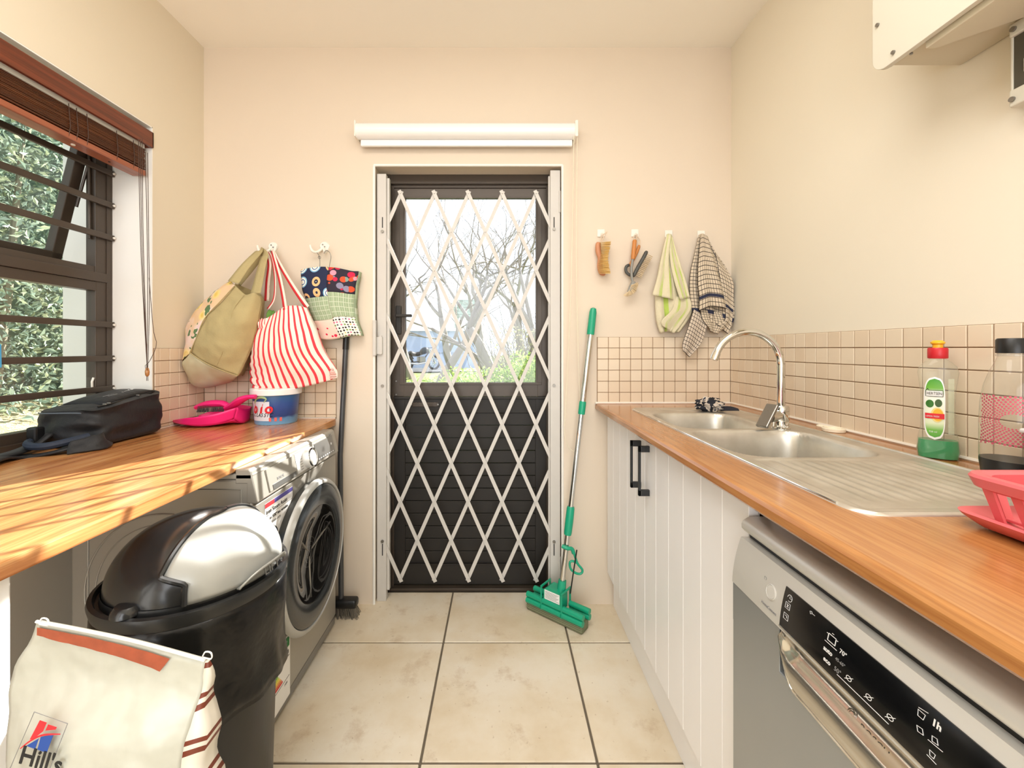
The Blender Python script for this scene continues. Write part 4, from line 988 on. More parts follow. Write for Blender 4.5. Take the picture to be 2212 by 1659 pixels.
m.grid(patch([[c+Vector((-.024, 0, .004)), c+Vector((-.008, -.012, .018)), c+Vector((.012, -.01, .014)), c+Vector((.03, 0, .022))], [c+Vector((-.02, -.01, -.01)), c+Vector((0, -.03, -.004)), c+Vector((.016, -.022, -.006)), c+Vector((.03, -.006, -.01))], [c+Vector((-.02, 0, -.03)), c+Vector((0, -.02, -.03)), c+Vector((.016, -.015, -.03)), c+Vector((.03, 0, -.03))]], 18, 12, lambda u, v, p: Vector((0, .006*math.sin(u*30), .004*math.sin(u*26))), )); m.build('gathered_mouth', M_strip, sb, True, solid=.0015, angle=0)
m = MB(); c = P(722, 806, Ys); m.grid(patch([[c+Vector((-.012, -.006, .03)), c+Vector((-.004, -.01, .02))], [c+Vector((-.014, -.014, .004)), c+Vector((.010, -.006, -.004))], [c+Vector((-.014, -.004, -.026)), c+Vector((.006, 0, -.022))]], 8, 14, lambda u, v, p: Vector((.004*math.sin(v*25), .003*math.sin(v*31), 0)))); m.build('frayed_corner', M_strip, sb, True, solid=.0015)

# patchwork peg bag on its wire hanger
YP = 1.905
pb = thing('peg_bag', 'patchwork peg bag of circles, flowers, green check and dots', 'bag', P(713, 655, YP))
def pp_(u, v):      # u across, v down: waisted outline
    Lx = [650, 652, 664, 678, 692][0:5]; Rx = [775, 768, 765, 768, 780]
    tops = lambda u_: 588-10*math.sin(math.pi*min(1, .15+u_*.95))-2*u_
    bots = lambda u_: 732-6*u_+3*math.sin(u_*6)
    def ip(A, t): t *= 4; i = min(3, int(t)); f = t-i; f = f*f*(3-2*f)*.5+f*.5; return A[i]*(1-f)+A[i+1]*f
    px = ip(Lx, v)*(1-u)+ip(Rx, v)*u; py = tops(u)*(1-v)+bots(u)*v
    p = P(px, py, YP); b = math.sin(math.pi*u)**.6*math.sin(math.pi*min(1, v*.9+.08))**.6
    p.y -= .028*b+.004*noise.noise(p*20); return p
def pgrid(u0, u1, v0, v1, nu=14, nv=14): return [[pp_(u0+(u1-u0)*j/(nu-1), v0+(v1-v0)*i/(nv-1)) for j in range(nu)] for i in range(nv)]
def uvv(s): return s.n('ShaderNodeTexCoord').outputs['UV']
s = N('circle_print'); vo = s.voro(s.n('ShaderNodeTexCoord').outputs['UV'], 2.0, rand=.3); cr = s.sep(vo.outputs['Color'])
d_ = vo.outputs['Distance']
ringA = s.ramp(d_, [(0, '#eeb63a'), (.13, '#f3f0e4'), (.2, '#2f5f9a'), (.25, '#f3f0e4'), (.33, '#7fb4d6'), (.4, '#1d2747')], 'CONSTANT')
ringB = s.ramp(d_, [(0, '#2f6fae'), (.1, '#86b6dd'), (.17, '#f3f0e4'), (.26, '#1d2747'), (.3, '#efbd86'), (.41, '#1d2747')], 'CONSTANT')
M_circ = s.end(s.mix(s.math('GREATER_THAN', cr[0], .5), ringA, ringB), .85)
s = N('floral_print'); vo = s.voro(uvv(s), 4.0); M_flor = s.end(s.mix(s.math('GREATER_THAN', vo.outputs['Distance'], .52), s.ramp(s.sep(vo.outputs['Color'])[0], [(0, '#c81f4a'), (.25, '#e0522e'), (.42, '#7f9a90'), (.6, '#cf9a3a'), (.72, '#e895aa'), (.86, '#8a86a0')], 'CONSTANT'), lin('#2b2434')), .85)
s = N('green_check'); u_ = s.sep(uvv(s)); 
a_ = s.math('LESS_THAN', s.math('FRACT', s.math('MULTIPLY', u_[0], 5.0)), .12); b_ = s.math('LESS_THAN', s.math('FRACT', s.math('MULTIPLY', u_[1], 5.0)), .14); c_ = s.math('LESS_THAN', s.math('FRACT', s.math('MULTIPLY', u_[0], 11.0)), .4)
M_chk = s.end(s.mix(s.math('MAXIMUM', a_, b_), s.mix(c_, lin('#a9b998'), lin('#93a686')), lin('#c6cfb8')), .9)
s = N('pink_blot'); vo = s.voro(uvv(s), 4.0, rand=.8); M_pb = s.end(s.mix(s.math('LESS_THAN', vo.outputs['Distance'], .3), lin('#f1cfc0'), lin('#d8274c')), .9)
s = N('polka'); vo = s.voro(uvv(s), 7.0, rand=.25); M_pk = s.end(s.mix(s.math('LESS_THAN', vo.outputs['Distance'], .33), lin('#f2ede2'), s.ramp(s.sep(vo.outputs['Color'])[1], [(0, '#1c1a1e'), (.55, '#7c9a52'), (.7, '#d86a94'), (.85, '#e0b760'), (.92, '#4c5660')], 'CONSTANT')), .9)
for nm, mt, u0, u1, v0, v1 in (('circle_patch', M_circ, 0, .50, 0, .42), ('floral_patch', M_flor, .50, 1, 0, .36), ('check_patch', M_chk, 0, .5, .42, .74), ('check_patch', M_chk, .5, 1, .36, .72), ('pink_patch', M_pb, 0, .5, .74, 1), ('dotted_patch', M_pk, .5, 1, .72, 1)):
    m = MB(); m.grid(pgrid(u0, u1, v0, v1)); m.build(nm, mt, pb, True, solid=.002, angle=0)
m = MB(); m.grid([[Vector((p.x, YB-.018, p.z)) for p in row] for row in pgrid(0, 1, 0, 1, 16, 16)]); m.build('back_cloth', M_chk, pb, True, solid=.002)
per = [pp_(j/12, 0) for j in range(13)]+[pp_(1, j/12) for j in range(1, 13)]+[pp_(1-j/12, 1) for j in range(1, 13)]+[pp_(0, 1-j/12) for j in range(1, 12)]
m = MB(); m.grid([per, [Vector((p.x, YB-.018, p.z)) for p in per]], closed=True); m.build('edge_cloth', M_chk, pb, True, solid=.0015)
m = MB(); hp1 = hk2+Vector((-.018, -.03, -.036)); hp3 = hk2+Vector((.036, -.045, -.028))
m.tube(crom([P(690, 586, YP), P(691, 570, YP), P(690.5, 558, YP), P(689, 552, 1.90), hp1], 14), .0016, 6)
m.tube([P(690, 556, YP-.002)+Vector((.006*math.cos(a), 0, .006*math.sin(a))) for a in [k*math.pi/6 for k in range(12)]], .0012, 5, True)
m.tube(crom([P(711, 586, YP), P(712, 572, YP), P(715, 556, YP), P(712, 545, YP), P(704, 541, YP), P(700, 548, YP)], 18), .0016, 6)
m.build('wire_hanger', M_screw, pb, True)

# ------------------------------------------------------------------ black broom behind the washing machine
br_ = thing('broom', 'black push broom standing behind the washing machine', 'broom', (-.70, 1.88, 0))
m = MB(); m.tube([P(737, 1300, 1.88), P(735, 985, 1.93), P(748, 728, 1.945)], .0115, 14); m.build('handle', mat('dark_grey_tube', '#4b4c4e', .35, .4), br_, True)
m = MB(); m.tube([P(746.5, 755, 1.9435), P(748, 726, 1.9455)], .0135, 14); m.build('hand_grip', M_black, br_, True)
m = MB(); m.box(-.84, -.632, 1.855, 1.905, .040, .078, .012, 3); m.build('head', M_black, br_, True)
m = MB(); r = random.Random(6)
for i in range(420):
    x = r.uniform(-.835, -.640); y = r.uniform(1.86, 1.90); sx_ = (x+.74)*.18
    m.tube([(x, y, .044), (x+sx_+r.uniform(-.004, .004), y+(y-1.88)*.6, .001)], .0012, 3)
m.build('bristles', mat('grey_bristle', '#6b6459', .9), br_, kind='stuff')

# ------------------------------------------------------------------ sponge mop
mp = thing('sponge_mop', 'green and chrome sponge mop leaning beside the door frame', 'mop', (.24, 1.84, 0))
A_, B_ = Vector((.268, 1.845, .138)), P(1282, 665, 1.935)
def al(t): return A_.lerp(B_, t)
def yl(py):      # parameter along the pole for a picture row
    lo_, hi_ = 0, 1
    for _ in range(30):
        t = (lo_+hi_)/2; p = al(t); y = VY+(CZ-p.z)*FPX/p.y
        if y > py: lo_ = t
        else: hi_ = t
    return t
m = MB(); m.cyl(al(0), al(yl(870)), .0115, 16); m.build('lower_pole', M_chrome, mp, True)
m = MB(); m.cyl(al(yl(880)), al(yl(700)), .0135, 16); m.build('upper_pole', M_chrome, mp, True)
m = MB(); m.tube([al(yl(723)), al(yl(720)), al(yl(675)), al(yl(667)), al(yl(664))], [.0165, .0172, .0165, .013, .006], 18); m.build('top_grip', M_green, mp, True)
m = MB(); m.tube([al(yl(895)), al(yl(892)), al(yl(870)), al(yl(867))], [.0145, .0155, .0155, .0145], 18); m.build('pole_lock', M_green, mp, True)
m = MB(); m.tube([al(yl(1155)), al(yl(1150)), al(yl(1125)), al(yl(1098)), al(yl(1094))], [.0155, .0172, .018, .0172, .015], 18); m.build('mid_grip', M_green, mp, True)
# head frame, turned so its right end comes forward
hd = Vector((P(1262, 1370, 1.757).x-P(1145, 1312, 1.93).x, 1.757-1.93, 0)); hc = (Vector((P(1262, 1370, 1.757).x, 1.757, 0))+Vector((P(1145, 1312, 1.93).x, 1.93, 0)))/2+Vector((.008, .012, 0))
hu = hd.normalized(); hv = Vector((-hu.y, hu.x, 0)); HL = .285
HM = Matrix(((hu.x, hv.x, 0, hc.x), (hu.y, hv.y, 0, hc.y), (0, 0, 1, 0), (0, 0, 0, 1)))
m = MB(); m.box(-HL/2-.004, HL/2-.006, -.030, .030, .001, .040, .008, 3, M=HM); 
m.build('sponge', M_spongeg, mp, True)
m = MB()
for z_ in (.014, .022, .030): m.box(-HL/2-.003, HL/2-.008, -.0315, .0315, z_, z_+.0015, M=HM)
m.build('sponge_lines', mat('pale_sponge_line', '#9a9c80', .9), mp)
for (v_, z_, n_) in ((-.032, .050, 'front'), (-.028, .074, 'f'), (.030, .050, 'b'), (.028, .074, 'b')):
    for (ua, ub) in ((-.140, -.062), (-.056, .040), (.046, .142)):
        if n_ == 'b' and ua == -.056: continue
        m = MB(); m.cyl(HM @ Vector((ua, v_, z_)), HM @ Vector((ub, v_, z_)), .0125, 14); m.build('roller', M_green, mp, True)
for u_0 in (-.060, .043):
    m = MB(); 
    for sgn in (-1, 1): m.box(u_0-.0035, u_0+.0035, sgn*.036-.004, sgn*.036+.004, .036, .140, .002, M=HM)
    m.box(u_0-.0035, u_0+.0035, -.04, .04, .134, .143, .002, M=HM); m.build('wringer_bracket', M_green, mp)
m = MB(); q = [(-.052, .060), (.036, .060), (.036, .122), (.016, .142), (-.032, .142), (-.052, .126)]
V = []; 
for s_ in (-.030, .024): V.append([m.bm.verts.new(HM @ Vector((u_, s_, z_))) for u_, z_ in q])
m.bm.faces.new(V[0][::-1]); m.bm.faces.new(V[1])
for k in range(6): m.bm.faces.new((V[0][k], V[0][(k+1) % 6], V[1][(k+1) % 6], V[1][k]))
bmesh.ops.recalc_face_normals(m.bm, faces=m.bm.faces); m.build('housing', M_green, mp)
m = MB(); m.box(-.046, .030, -.0322, -.0298, .088, .128, M=HM); ml = m.build('paper_label', M_white, mp)
m = MB()
for k in range(7): m.box(-.042, .026-(k % 3)*.006, -.0328, -.0322, .122-k*.0047, .1232-k*.0047, M=HM)
m.build('label_print', M_grey_ink, ml)
m = MB(); m.tube([A_+Vector((-.002, 0, -.012)), al(.03)], [.020, .0175], 16); m.build('socket', M_green, mp, True)
pv = al(yl(1180))
m = MB(); m.tube(crom([pv+Vector((-.02, -.01, .006)), pv+Vector((0, -.018, 0)), pv+Vector((.022, -.012, -.006)), pv+Vector((.030, -.01, -.026))], 14), .0085, 10); m.build('lever_pivot', M_green, mp, True)
m = MB(); lp = [P(1238, 1188, 1.85), P(1243, 1205, 1.85), P(1248, 1218, 1.85), P(1258, 1231, 1.85), P(1255, 1239, 1.85), P(1244, 1238, 1.85), P(1233, 1229, 1.85), P(1231, 1215, 1.85), P(1237, 1212, 1.85), P(1246, 1216, 1.85)]; m.tube(crom(lp, 50), .0052, 8); m.build('lever_loop', M_green, mp, True)
m = MB(); m.tube([P(1227, 1188, 1.86), P(1213, 1252, 1.87), P(1206, 1282, 1.87)], .003, 6); m.tube([P(1246, 1188, 1.845), P(1238, 1240, 1.845), P(1232, 1282, 1.84)], .003, 6); m.build('pull_rod', M_black, mp)

# ------------------------------------------------------------------ four square hooks right of the door and what hangs on them
def sq_hook(px, py, label):
    c = P(px, py, YB)
    t = thing('adhesive_hook', label, 'hook', c, 'square white stick-on hooks')
    m = MB(); m.box(c.x-.0175, c.x+.0175, YB-.006, YB, c.z-.018, c.z+.018, .003); m.build('plate', M_hookw, t)
    m = MB(); m.tube(crom([c+Vector((0, -.005, -.002)), c+Vector((0, -.02, -.014)), c+Vector((0, -.028, -.006))], 10), .0035, 8); m.build('peg', M_hookw, t, True)
    return c+Vector((0, -.02, -.012))
q1 = sq_hook(1298, 504, 'square white wall hook holding the wooden scrubbing brush')
q2 = sq_hook(1371, 504, 'square white wall hook holding the dish brushes')
q3 = sq_hook(1444, 506, 'square white wall hook under the green towel')
q4 = sq_hook(1514, 507, 'square white wall hook under the checked tea towel')
M_bwood = mat('pale_brush_wood', '#c98a63', .5, var=.1); M_bris = mat('natural_bristle', '#f2cf86', .8, var=.15); M_bris2 = mat('cream_bristle', '#e6d3b0', .8)
M_string = mat('cotton_string', '#dcc6ae', .9)
YH = YB-.032
b1 = thing('scrubbing_brush', 'wooden scrubbing brush with yellow bristles hanging on the leftmost hook', 'brush', P(1300, 560, YH))
bodyL = [(1290, 524, .010), (1288, 532, .014), (1289, 545, .013), (1293, 558, .0125), (1292, 575, .014), (1295, 588, .013), (1303, 593, .008)]
m = MB(); m.tube(crom([P(a_+4, b_, YH+.004) for a_, b_, c_ in bodyL], 22), [.009]+[.013]*19+[.011, .006], 12, flat=.8); m.build('wooden_back', M_bwood, b1, True)
m = MB(); r = random.Random(5)
for i in range(24):
    for k_ in range(12):
        t = i/23; py = 524+66*t; px0 = 1295+3*math.sin(t*6); a = P(px0, py, YH+.012-.0035*k_); b = P(1316+3*math.sin(t*5+2)+r.uniform(-1.5, 1.5), py-1+r.uniform(-2, 2), YH+.004-.0035*k_-.006); m.tube([a, b], .0009, 3)
m.build('bristles', M_bris, b1, kind='stuff')
m = MB(); m.tube(crom([P(1296, 524, YH), P(1299, 512, YH), q1, P(1304, 510, YH), P(1300, 522, YH)], 20), .0018, 6); m.tube(crom([q1, P(1306, 505, YH-.004), P(1312, 500, YH-.004), P(1307, 508, YH-.004)], 12), .0018, 6); m.build('string_loop', M_string, b1, True)
M_tan = mat('orange_tan_wood', '#c6803f', .45); M_gr = mat('mid_grey_plastic', '#8c8b86', .45); M_cg = mat('charcoal_plastic', '#4b4c49', .5)
b2 = thing('dish_brush', 'tan and grey round dish brush hanging head down on a hook', 'brush', P(1366, 580, YH), 'dish brushes on the second hook')
m = MB(); m.tube(crom([P(1371, 519, YH), P(1370, 532, YH-.004), P(1367, 560, YH-.004)], 16), [.008]+[.0098]*13+[.009, .008], 12); m.build('tan_grip', M_tan, b2, True)
m = MB(); m.tube(crom([P(1367, 560, YH-.004), P(1364, 580, YH-.006), P(1365, 600, YH-.008), P(1368, 614, YH-.010)], 16), .0058, 10); m.build('neck', M_gr, b2, True)
hcn = P(1363, 620, YH-.012)
m = MB(); m.tube(crom([P(1369, 608, YH-.01), P(1366, 618, YH-.012), P(1361, 626, YH-.014), P(1357, 632, YH-.014)], 12), [.008, .011, .012, .0125, .013, .013, .013, .012, .011, .010, .008, .005], 12, flat=.7); m.build('head', M_gr, b2, True)
m = MB(); r = random.Random(9)
for i in range(150):
    t = i/149; a = math.radians(20+t*(-165)+r.uniform(-4, 4)); c = P(1364+(-6)*t, 615+15*t, YH-.012+r.uniform(-.01, .01)); d = Vector((math.cos(a), r.uniform(-.35, .1), math.sin(a))); m.tube([c, c+d*r.uniform(.026, .031)], .0010, 3)
m.build('bristles', M_bris2, b2, kind='stuff')
m = MB(); m.tube(crom([P(1371, 521, YH), P(1368, 512, YH), q2, P(1377, 508, YH), P(1373, 521, YH)], 18), .0016, 6); m.build('string_loop', M_string, b2, True)
b3 = thing('long_dish_brush', 'tan dish brush with charcoal side head of cream bristles, hanging behind another', 'brush', P(1382, 570, YH+.01), 'dish brushes on the second hook')
YH3 = YH+.012
m = MB(); m.tube(crom([P(1381, 530, YH3), P(1374, 548, YH3), P(1360, 575, YH3)], 14), [.005]+[.0075]*12+[.006], 10); m.build('tan_grip', M_tan, b3, True)
m = MB(); m.tube(crom([P(1360, 572, YH3-.0), P(1353, 576, YH3-.004), P(1352, 585, YH3-.004), P(1357, 592, YH3-.004), P(1367, 596, YH3-.002), P(1372, 592, YH3)], 22), [.005]+[.007]*19+[.006, .005], 10); m.build('neck', M_cg, b3, True)
m = MB(); m.tube(crom([P(1369, 596, YH3-.012), P(1378, 578, YH3-.016), P(1390, 557, YH3-.016), P(1397, 543, YH3-.012)], 18), [.006]+[.0085]*16+[.006], 10); m.build('head', M_cg, b3, True)
m = MB(); r = random.Random(12)
for i in range(15):
    for k_ in range(14):
        t = i/14; a = P(1374+24*t, 594-45*t, YH3-.016+r.uniform(-.009, .005)); b = a+Vector((.0215, -.006, -.013))*r.uniform(.95, 1.05)+Vector((0, r.uniform(-.004, .004), 0)); m.tube([a, b], .0010, 3)
m.build('bristles', M_bris2, b3, kind='stuff')
m = MB(); m.tube(crom([P(1380, 531, YH3), P(1375, 516, YH3), q2+Vector((.002, .004, 0)), P(1383, 520, YH3), P(1381, 531, YH3)], 18), .0015, 6); m.build('string_loop', M_string, b3, True)

# towels
s = N('green_streak_towel'); v = s.coord('Object', (1, 1, .35)); uv = s.n('ShaderNodeTexCoord').outputs['UV']; u0_ = s.sep(uv)[0]
band = s.math('ADD', s.math('COMPARE', u0_, .30, .035), s.math('COMPARE', u0_, .74, .035)); f = s.noise(v, 16, 3)
fac = s.math('MULTIPLY', s.math('MINIMUM', s.math('ADD', s.math('COMPARE', u0_, .30, .07), s.math('COMPARE', u0_, .76, .06)), 1.0), s.ramp(f, [(.36, '#000000'), (.6, '#ffffff')]))
M_gtow = s.end(s.mix(fac, s.mix(s.noise(s.coord(), 7, 3), lin('#cdc4a4'), lin('#ded5b8')), lin('#b2c95c')), .95, 0, s.bump(s.noise(s.coord(), 150, 2), .6, .003), sheen=.2)
def fold(amp, nf, ph=0): return lambda u, v, p: Vector((0, -amp*(.3+v)*(1+math.sin(u*math.pi*nf+ph))-.004*noise.noise(p*18), 0))
tw1 = thing('green_streaked_towel', 'cream towel with lime green streaks hanging on the third hook', 'towel', P(1445, 600, YB-.04))
YT = YB-.022
t1 = [[P(1440, 508, YT-.006), P(1444, 506, YT-.012), P(1450, 508, YT-.006)],
      [P(1430, 545, YT), P(1444, 545, YT-.008), P(1460, 545, YT)],
      [P(1418, 600, YT), P(1446, 600, YT-.01), P(1478, 600, YT)],
      [P(1414, 645, YT), P(1448, 650, YT-.01), P(1489, 645, YT)],
      [P(1416, 690, YT), P(1440, 690, YT-.008), P(1492, 678, YT)],
      [P(1424, 720, YT), P(1440, 716, YT-.006), P(1466, 718, YT)]]
m = MB(); m.grid(patch(t1, 34, 44, fold(.007, 5))); m.build('rear_fold', M_gtow, tw1, True, solid=.003, angle=0)
YT2 = YT-.028
t2 = [[P(1439, 508, YT2+.012), P(1444, 505, YT2+.006), P(1451, 509, YT2+.012)],
      [P(1429, 550, YT2), P(1441, 560, YT2-.004), P(1445, 560, YT2+.014)],
      [P(1418, 600, YT2), P(1436, 605, YT2-.006), P(1452, 600, YT2+.014)],
      [P(1407, 638, YT2), P(1432, 642, YT2-.008), P(1458, 650, YT2+.014)],
      ]
m = MB(); m.grid(patch(t2, 22, 30, fold(.005, 3, 1))); m.build('left_fold', M_gtow, tw1, True, solid=.003, angle=0)
t3 = [[P(1446, 506, YT2+.012), P(1452, 512, YT2+.012)], [P(1447, 560, YT2+.004), P(1466, 560, YT2+.01)], [P(1456, 610, YT2), P(1482, 612, YT2+.008)], [P(1468, 648, YT2), P(1489, 642, YT2+.006)]]
m = MB(); m.grid(patch(t3, 16, 26, fold(.005, 2))); m.build('right_fold', M_gtow, tw1, True, solid=.003, angle=0)
t4 = [[P(1458, 640, YT2+.012), P(1489, 643, YT2+.012)], [P(1452, 668, YT2), P(1492, 668, YT2+.008)], [P(1428, 692, YT2-.002), P(1470, 702, YT2+.008)], [P(1430, 705, YT2+.002), P(1455, 720, YT2+.01)]]
m = MB(); m.grid(patch(t4, 18, 22, fold(.004, 2))); m.build('tail_fold', M_gtow, tw1, True, solid=.003, angle=0)

def check(name, nu, nv, navy=((1, .86),), bg='#cfc0aa'):
    s = N(name); uv = s.n('ShaderNodeTexCoord').outputs['UV']; q = s.sep(uv)
    a = s.math('LESS_THAN', s.math('FRACT', s.math('MULTIPLY', q[0], float(nu))), .15); b = s.math('LESS_THAN', s.math('FRACT', s.math('MULTIPLY', q[1], float(nv))), .15)
    c = s.mix(s.math('MAXIMUM', a, b), lin(bg), lin('#3b332f'))
    for ax, at in navy: c = s.mix(s.math('COMPARE', q[ax], at, .022), c, lin('#2b2f45'))
    return s.end(c, .95, 0, s.bump(s.noise(s.coord(), 90, 2), .3, .003))
tw2 = thing('checked_tea_towel', 'beige tea towel with black check and navy bands, on the fourth hook', 'towel', P(1530, 620, YB-.04))
a1 = [[P(1509, 508, YT), P(1516, 505, YT-.01), P(1524, 509, YT)], [P(1500, 545, YT), P(1524, 545, YT-.008), P(1545, 545, YT)], [P(1488, 600, YT), P(1528, 600, YT-.01), P(1578, 602, YT)], [P(1490, 660, YT), P(1530, 660, YT-.008), P(1584, 680, YT)], [P(1500, 690, YT), P(1540, 700, YT-.008), P(1572, 718, YT)]]
m = MB(); m.grid(patch(a1, 36, 44, fold(.008, 6))); m.build('rear_fold', check('check_rear', 16, 24, ((1, .12), (0, .9))), tw2, True, solid=.002, angle=0)
a2 = [[P(1513, 508, YT2+.008), P(1518, 505, YT2), P(1528, 512, YT2+.008)], [P(1508, 560, YT2), P(1524, 552, YT2-.006), P(1542, 562, YT2)], [P(1506, 610, YT2), P(1530, 605, YT2-.010), P(1556, 612, YT2)], [P(1508, 640, YT2), P(1532, 634, YT2-.012), P(1562, 640, YT2)], [P(1508, 672, YT2), P(1535, 662, YT2-.012), P(1566, 668, YT2)]]
m = MB(); m.grid(patch(a2, 26, 34, fold(.006, 3))); m.build('front_fold', check('check_front', 10, 16, ((1, .16),)), tw2, True, solid=.002, angle=0)
a3 = [[P(1498, 668, YT2+.008), P(1530, 690, YT2+.008)], [P(1488, 700, YT2-.004), P(1524, 712, YT2)], [P(1474, 740, YT2-.004), P(1514, 742, YT2)], [P(1474, 758, YT2), P(1488, 771, YT2)]]
m = MB(); m.grid(patch(a3, 18, 24, fold(.004, 2))); m.build('tail_fold', check('check_tail', 7, 12, (), '#cdbfae'), tw2, True, solid=.002, angle=0)
a4 = [[P(1545, 545, YT2+.016), P(1560, 570, YT2+.016)], [P(1556, 610, YT2+.008), P(1582, 606, YT2+.01)], [P(1562, 650, YT2+.006), P(1583, 660, YT2+.01)], [P(1566, 690, YT2+.006), P(1580, 694, YT2+.01)], [P(1545, 700, YT2+.006), P(1572, 722, YT2+.01)]]
m = MB(); m.grid(patch(a4, 12, 30, fold(.004, 2))); m.build('side_fold', check('check_side', 5, 18, ((1, .32),)), tw2, True, solid=.002, angle=0)
a5 = [[P(1512, 668, YT2+.01), P(1560, 676, YT2+.012)], [P(1516, 690, YT2+.002), P(1568, 700, YT2+.008)], [P(1530, 708, YT2+.0), P(1552, 718, YT2+.008)], [P(1532, 716, YT2+.004), P(1548, 722, YT2+.01)]]
m = MB(); m.grid(patch(a5, 20, 18, fold(.005, 3))); m.build('lower_fold', check('check_low', 9, 9, ()), tw2, True, solid=.002, angle=0)
# ------------------------------------------------------------------ right worktop with sink cut-out
ZT = .930
wr_ = thing('worktop', 'beech-look worktop with rounded front edge carrying the steel sink', 'worktop', (.75, 1.0, .900))
SX0, SX1, SY0, SY1 = .548, .968, .642, 1.800
m = MB(); pf = [(.440, .908), (.4405, .921), (.4445, .927), (.452, ZT)]
prof = [(.446, .902)]+pf+[(SX0+.015, ZT), (SX0+.015, .902)]
prof[-2:] = [(SX0+.024, ZT), (SX0+.024, .902)]; m.prism(prof, 'y', .02, YB-.003); m.box(SX1-.015, XR-.001, .02, YB-.003, .902, ZT); m.box(SX0+.024, SX1-.015, SY1-.03, YB-.003, .902, ZT); m.box(SX0+.024, SX1-.015, .02, SY0+.022, .902, ZT)
m.build('worktop_board', M_woodR, wr_)

sk = thing('kitchen_sink', 'stainless steel one and a half bowl sink with ribbed drainer', 'sink', ((SX0+SX1)/2, 1.2, ZT))
def bowl(x, y, xa, xb, ya, yb, dep, p=3.2):
    cx, cy, hx, hy = (xa+xb)/2, (ya+yb)/2, (xb-xa)/2, (yb-ya)/2
    d = (abs((x-cx)/hx)**p+abs((y-cy)/hy)**p)**(1/p)
    if d >= 1.03: return 0
    if d > .86:
        t = (1.03-d)/.17; t = t*t*(3-2*t); return -dep*t
    return -dep-.006*(1-d/.86)
NYs, NXs = 300, 96
ZS = ZT+.0035
def sinkz(x, y, ins=0):
    z = ZS
    z += bowl(x, y, .578, .875, 1.335, 1.650, .13, 5)
    z += bowl(x, y, .572, .915, .985, 1.305, .16, 5)
    if .70 < y < .965 and .60 < x < .935:
        e = min(1, (y-.70)/.03, (.965-y)/.03, (x-.60)/.01, (.935-x)/.01)
        ph = ((x-.60)/.0265) % 1; z += e*(.0042*math.exp(-((ph-.5)/.15)**2)-.001)
    if .668 < y < .965 and .575 < x < .95: z -= .0022
    edge = min(x-SX0-ins, SX1-ins-x, y-SY0, SY1-y)
    if edge < .012: z += .0018*math.sin(math.pi*max(0, edge)/.012)
    if edge < .0015: z = ZT-.0003
    if .995 < x+.025 < .0: pass
    return z
g = []
for i in range(NYs+1):
    y = SY0+(SY1-SY0)*i/NYs; R = .045; d = min(y-SY0, SY1-y); ins = 0 if d > R else R-math.sqrt(max(0, R*R-(R-d)**2)); row = []
    for j in range(NXs+1):
        x = SX0+ins+(SX1-SX0-2*ins)*j/NXs; row.append(Vector((x, y, sinkz(x, y, ins))))
    g.append(row)
m = MB(); m.grid(g); m.build('basin_sheet', M_steel, sk, True, angle=0)
for (x, y, z) in ((.723, 1.49, ZS-.136), (.742, 1.145, ZS-.166)):
    m = MB(); m.lathe([(.045, 0), (.045, .003), (.036, .003), (.034, .0005), (.0, .0005)], (x, y, z), 32); m.build('waste_strainer', M_chrome, sk, True)
m = MB(); m.tube([(SX0+.003, SY0+.05, ZT+.003), (SX0+.003, SY1-.05, ZT+.003)], .0026, 8); m.build('rolled_edge', M_chrome, sk, True)
m = MB(); m.tube([(SX1-.004, SY0+.05, ZT+.004), (SX1-.004, SY1-.05, ZT+.004)], .0045, 8); m.build('rolled_edge', M_steel, sk, True)
m = MB(); m.box(.66, .86, 1.715, 1.775, ZS-.0005, ZS+.0012, .0006, 1); m.build('raised_ledge', M_steel, sk)

# tap
TX, TY = .885, 1.335
tp = thing('mixer_tap', 'chrome swan-neck mixer tap with flat lever behind the bowls', 'tap', (TX, TY, ZS))
m = MB(); m.lathe([(.0, 0), (.027, 0), (.027, .004), (.022, .007), (.021, .024), (.0235, .027), (.0235, .068), (.021, .073), (.012, .074)], (TX, TY, ZS-.001), 32); m.build('body', M_chrome, tp, True)
ar = .105; zt = 1.238-ar
arc = [(TX, TY, ZS+.07), (TX, TY, zt-.05)]+[(TX-ar+ar*math.cos(a), TY, zt+ar*math.sin(a)) for a in [math.radians(q_) for q_ in range(0, 166, 7)]]
m = MB(); m.tube(arc, .0113, 20); m.build('spout', M_chrome, tp, True)
e = Vector(arc[-1]); dct = (e-Vector(arc[-2])).normalized(); m = MB(); m.tube([e-dct*.004, e+dct*.016], .0128, 20); m.tube([e+dct*.016, e+dct*.019], .011, 16); m.build('aerator', M_chrome, tp, True)
m = MB(); m.cyl((TX-.012, TY-.004, ZS+.044), (TX-.050, TY-.020, ZS+.040), .0185, 24); m.build('cartridge', M_chrome, tp, True)
c = Vector((TX-.055, TY-.022, ZS+.046)); R1 = Matrix.Translation(c) @ Matrix.Rotation(math.radians(-152), 4, 'Z') @ Matrix.Rotation(math.radians(-52), 4, 'Y')
m = MB(); m.box(-.046, .040, -.0185, .0185, -.0055, .0045, .003, 2, M=Matrix.Translation(c) @ Matrix.Rotation(math.radians(25), 4, 'Z') @ Matrix.Rotation(math.radians(-50), 4, 'Y')); m.build('lever', mat('satin_nickel', '#8f8d88', .25, .9), tp)

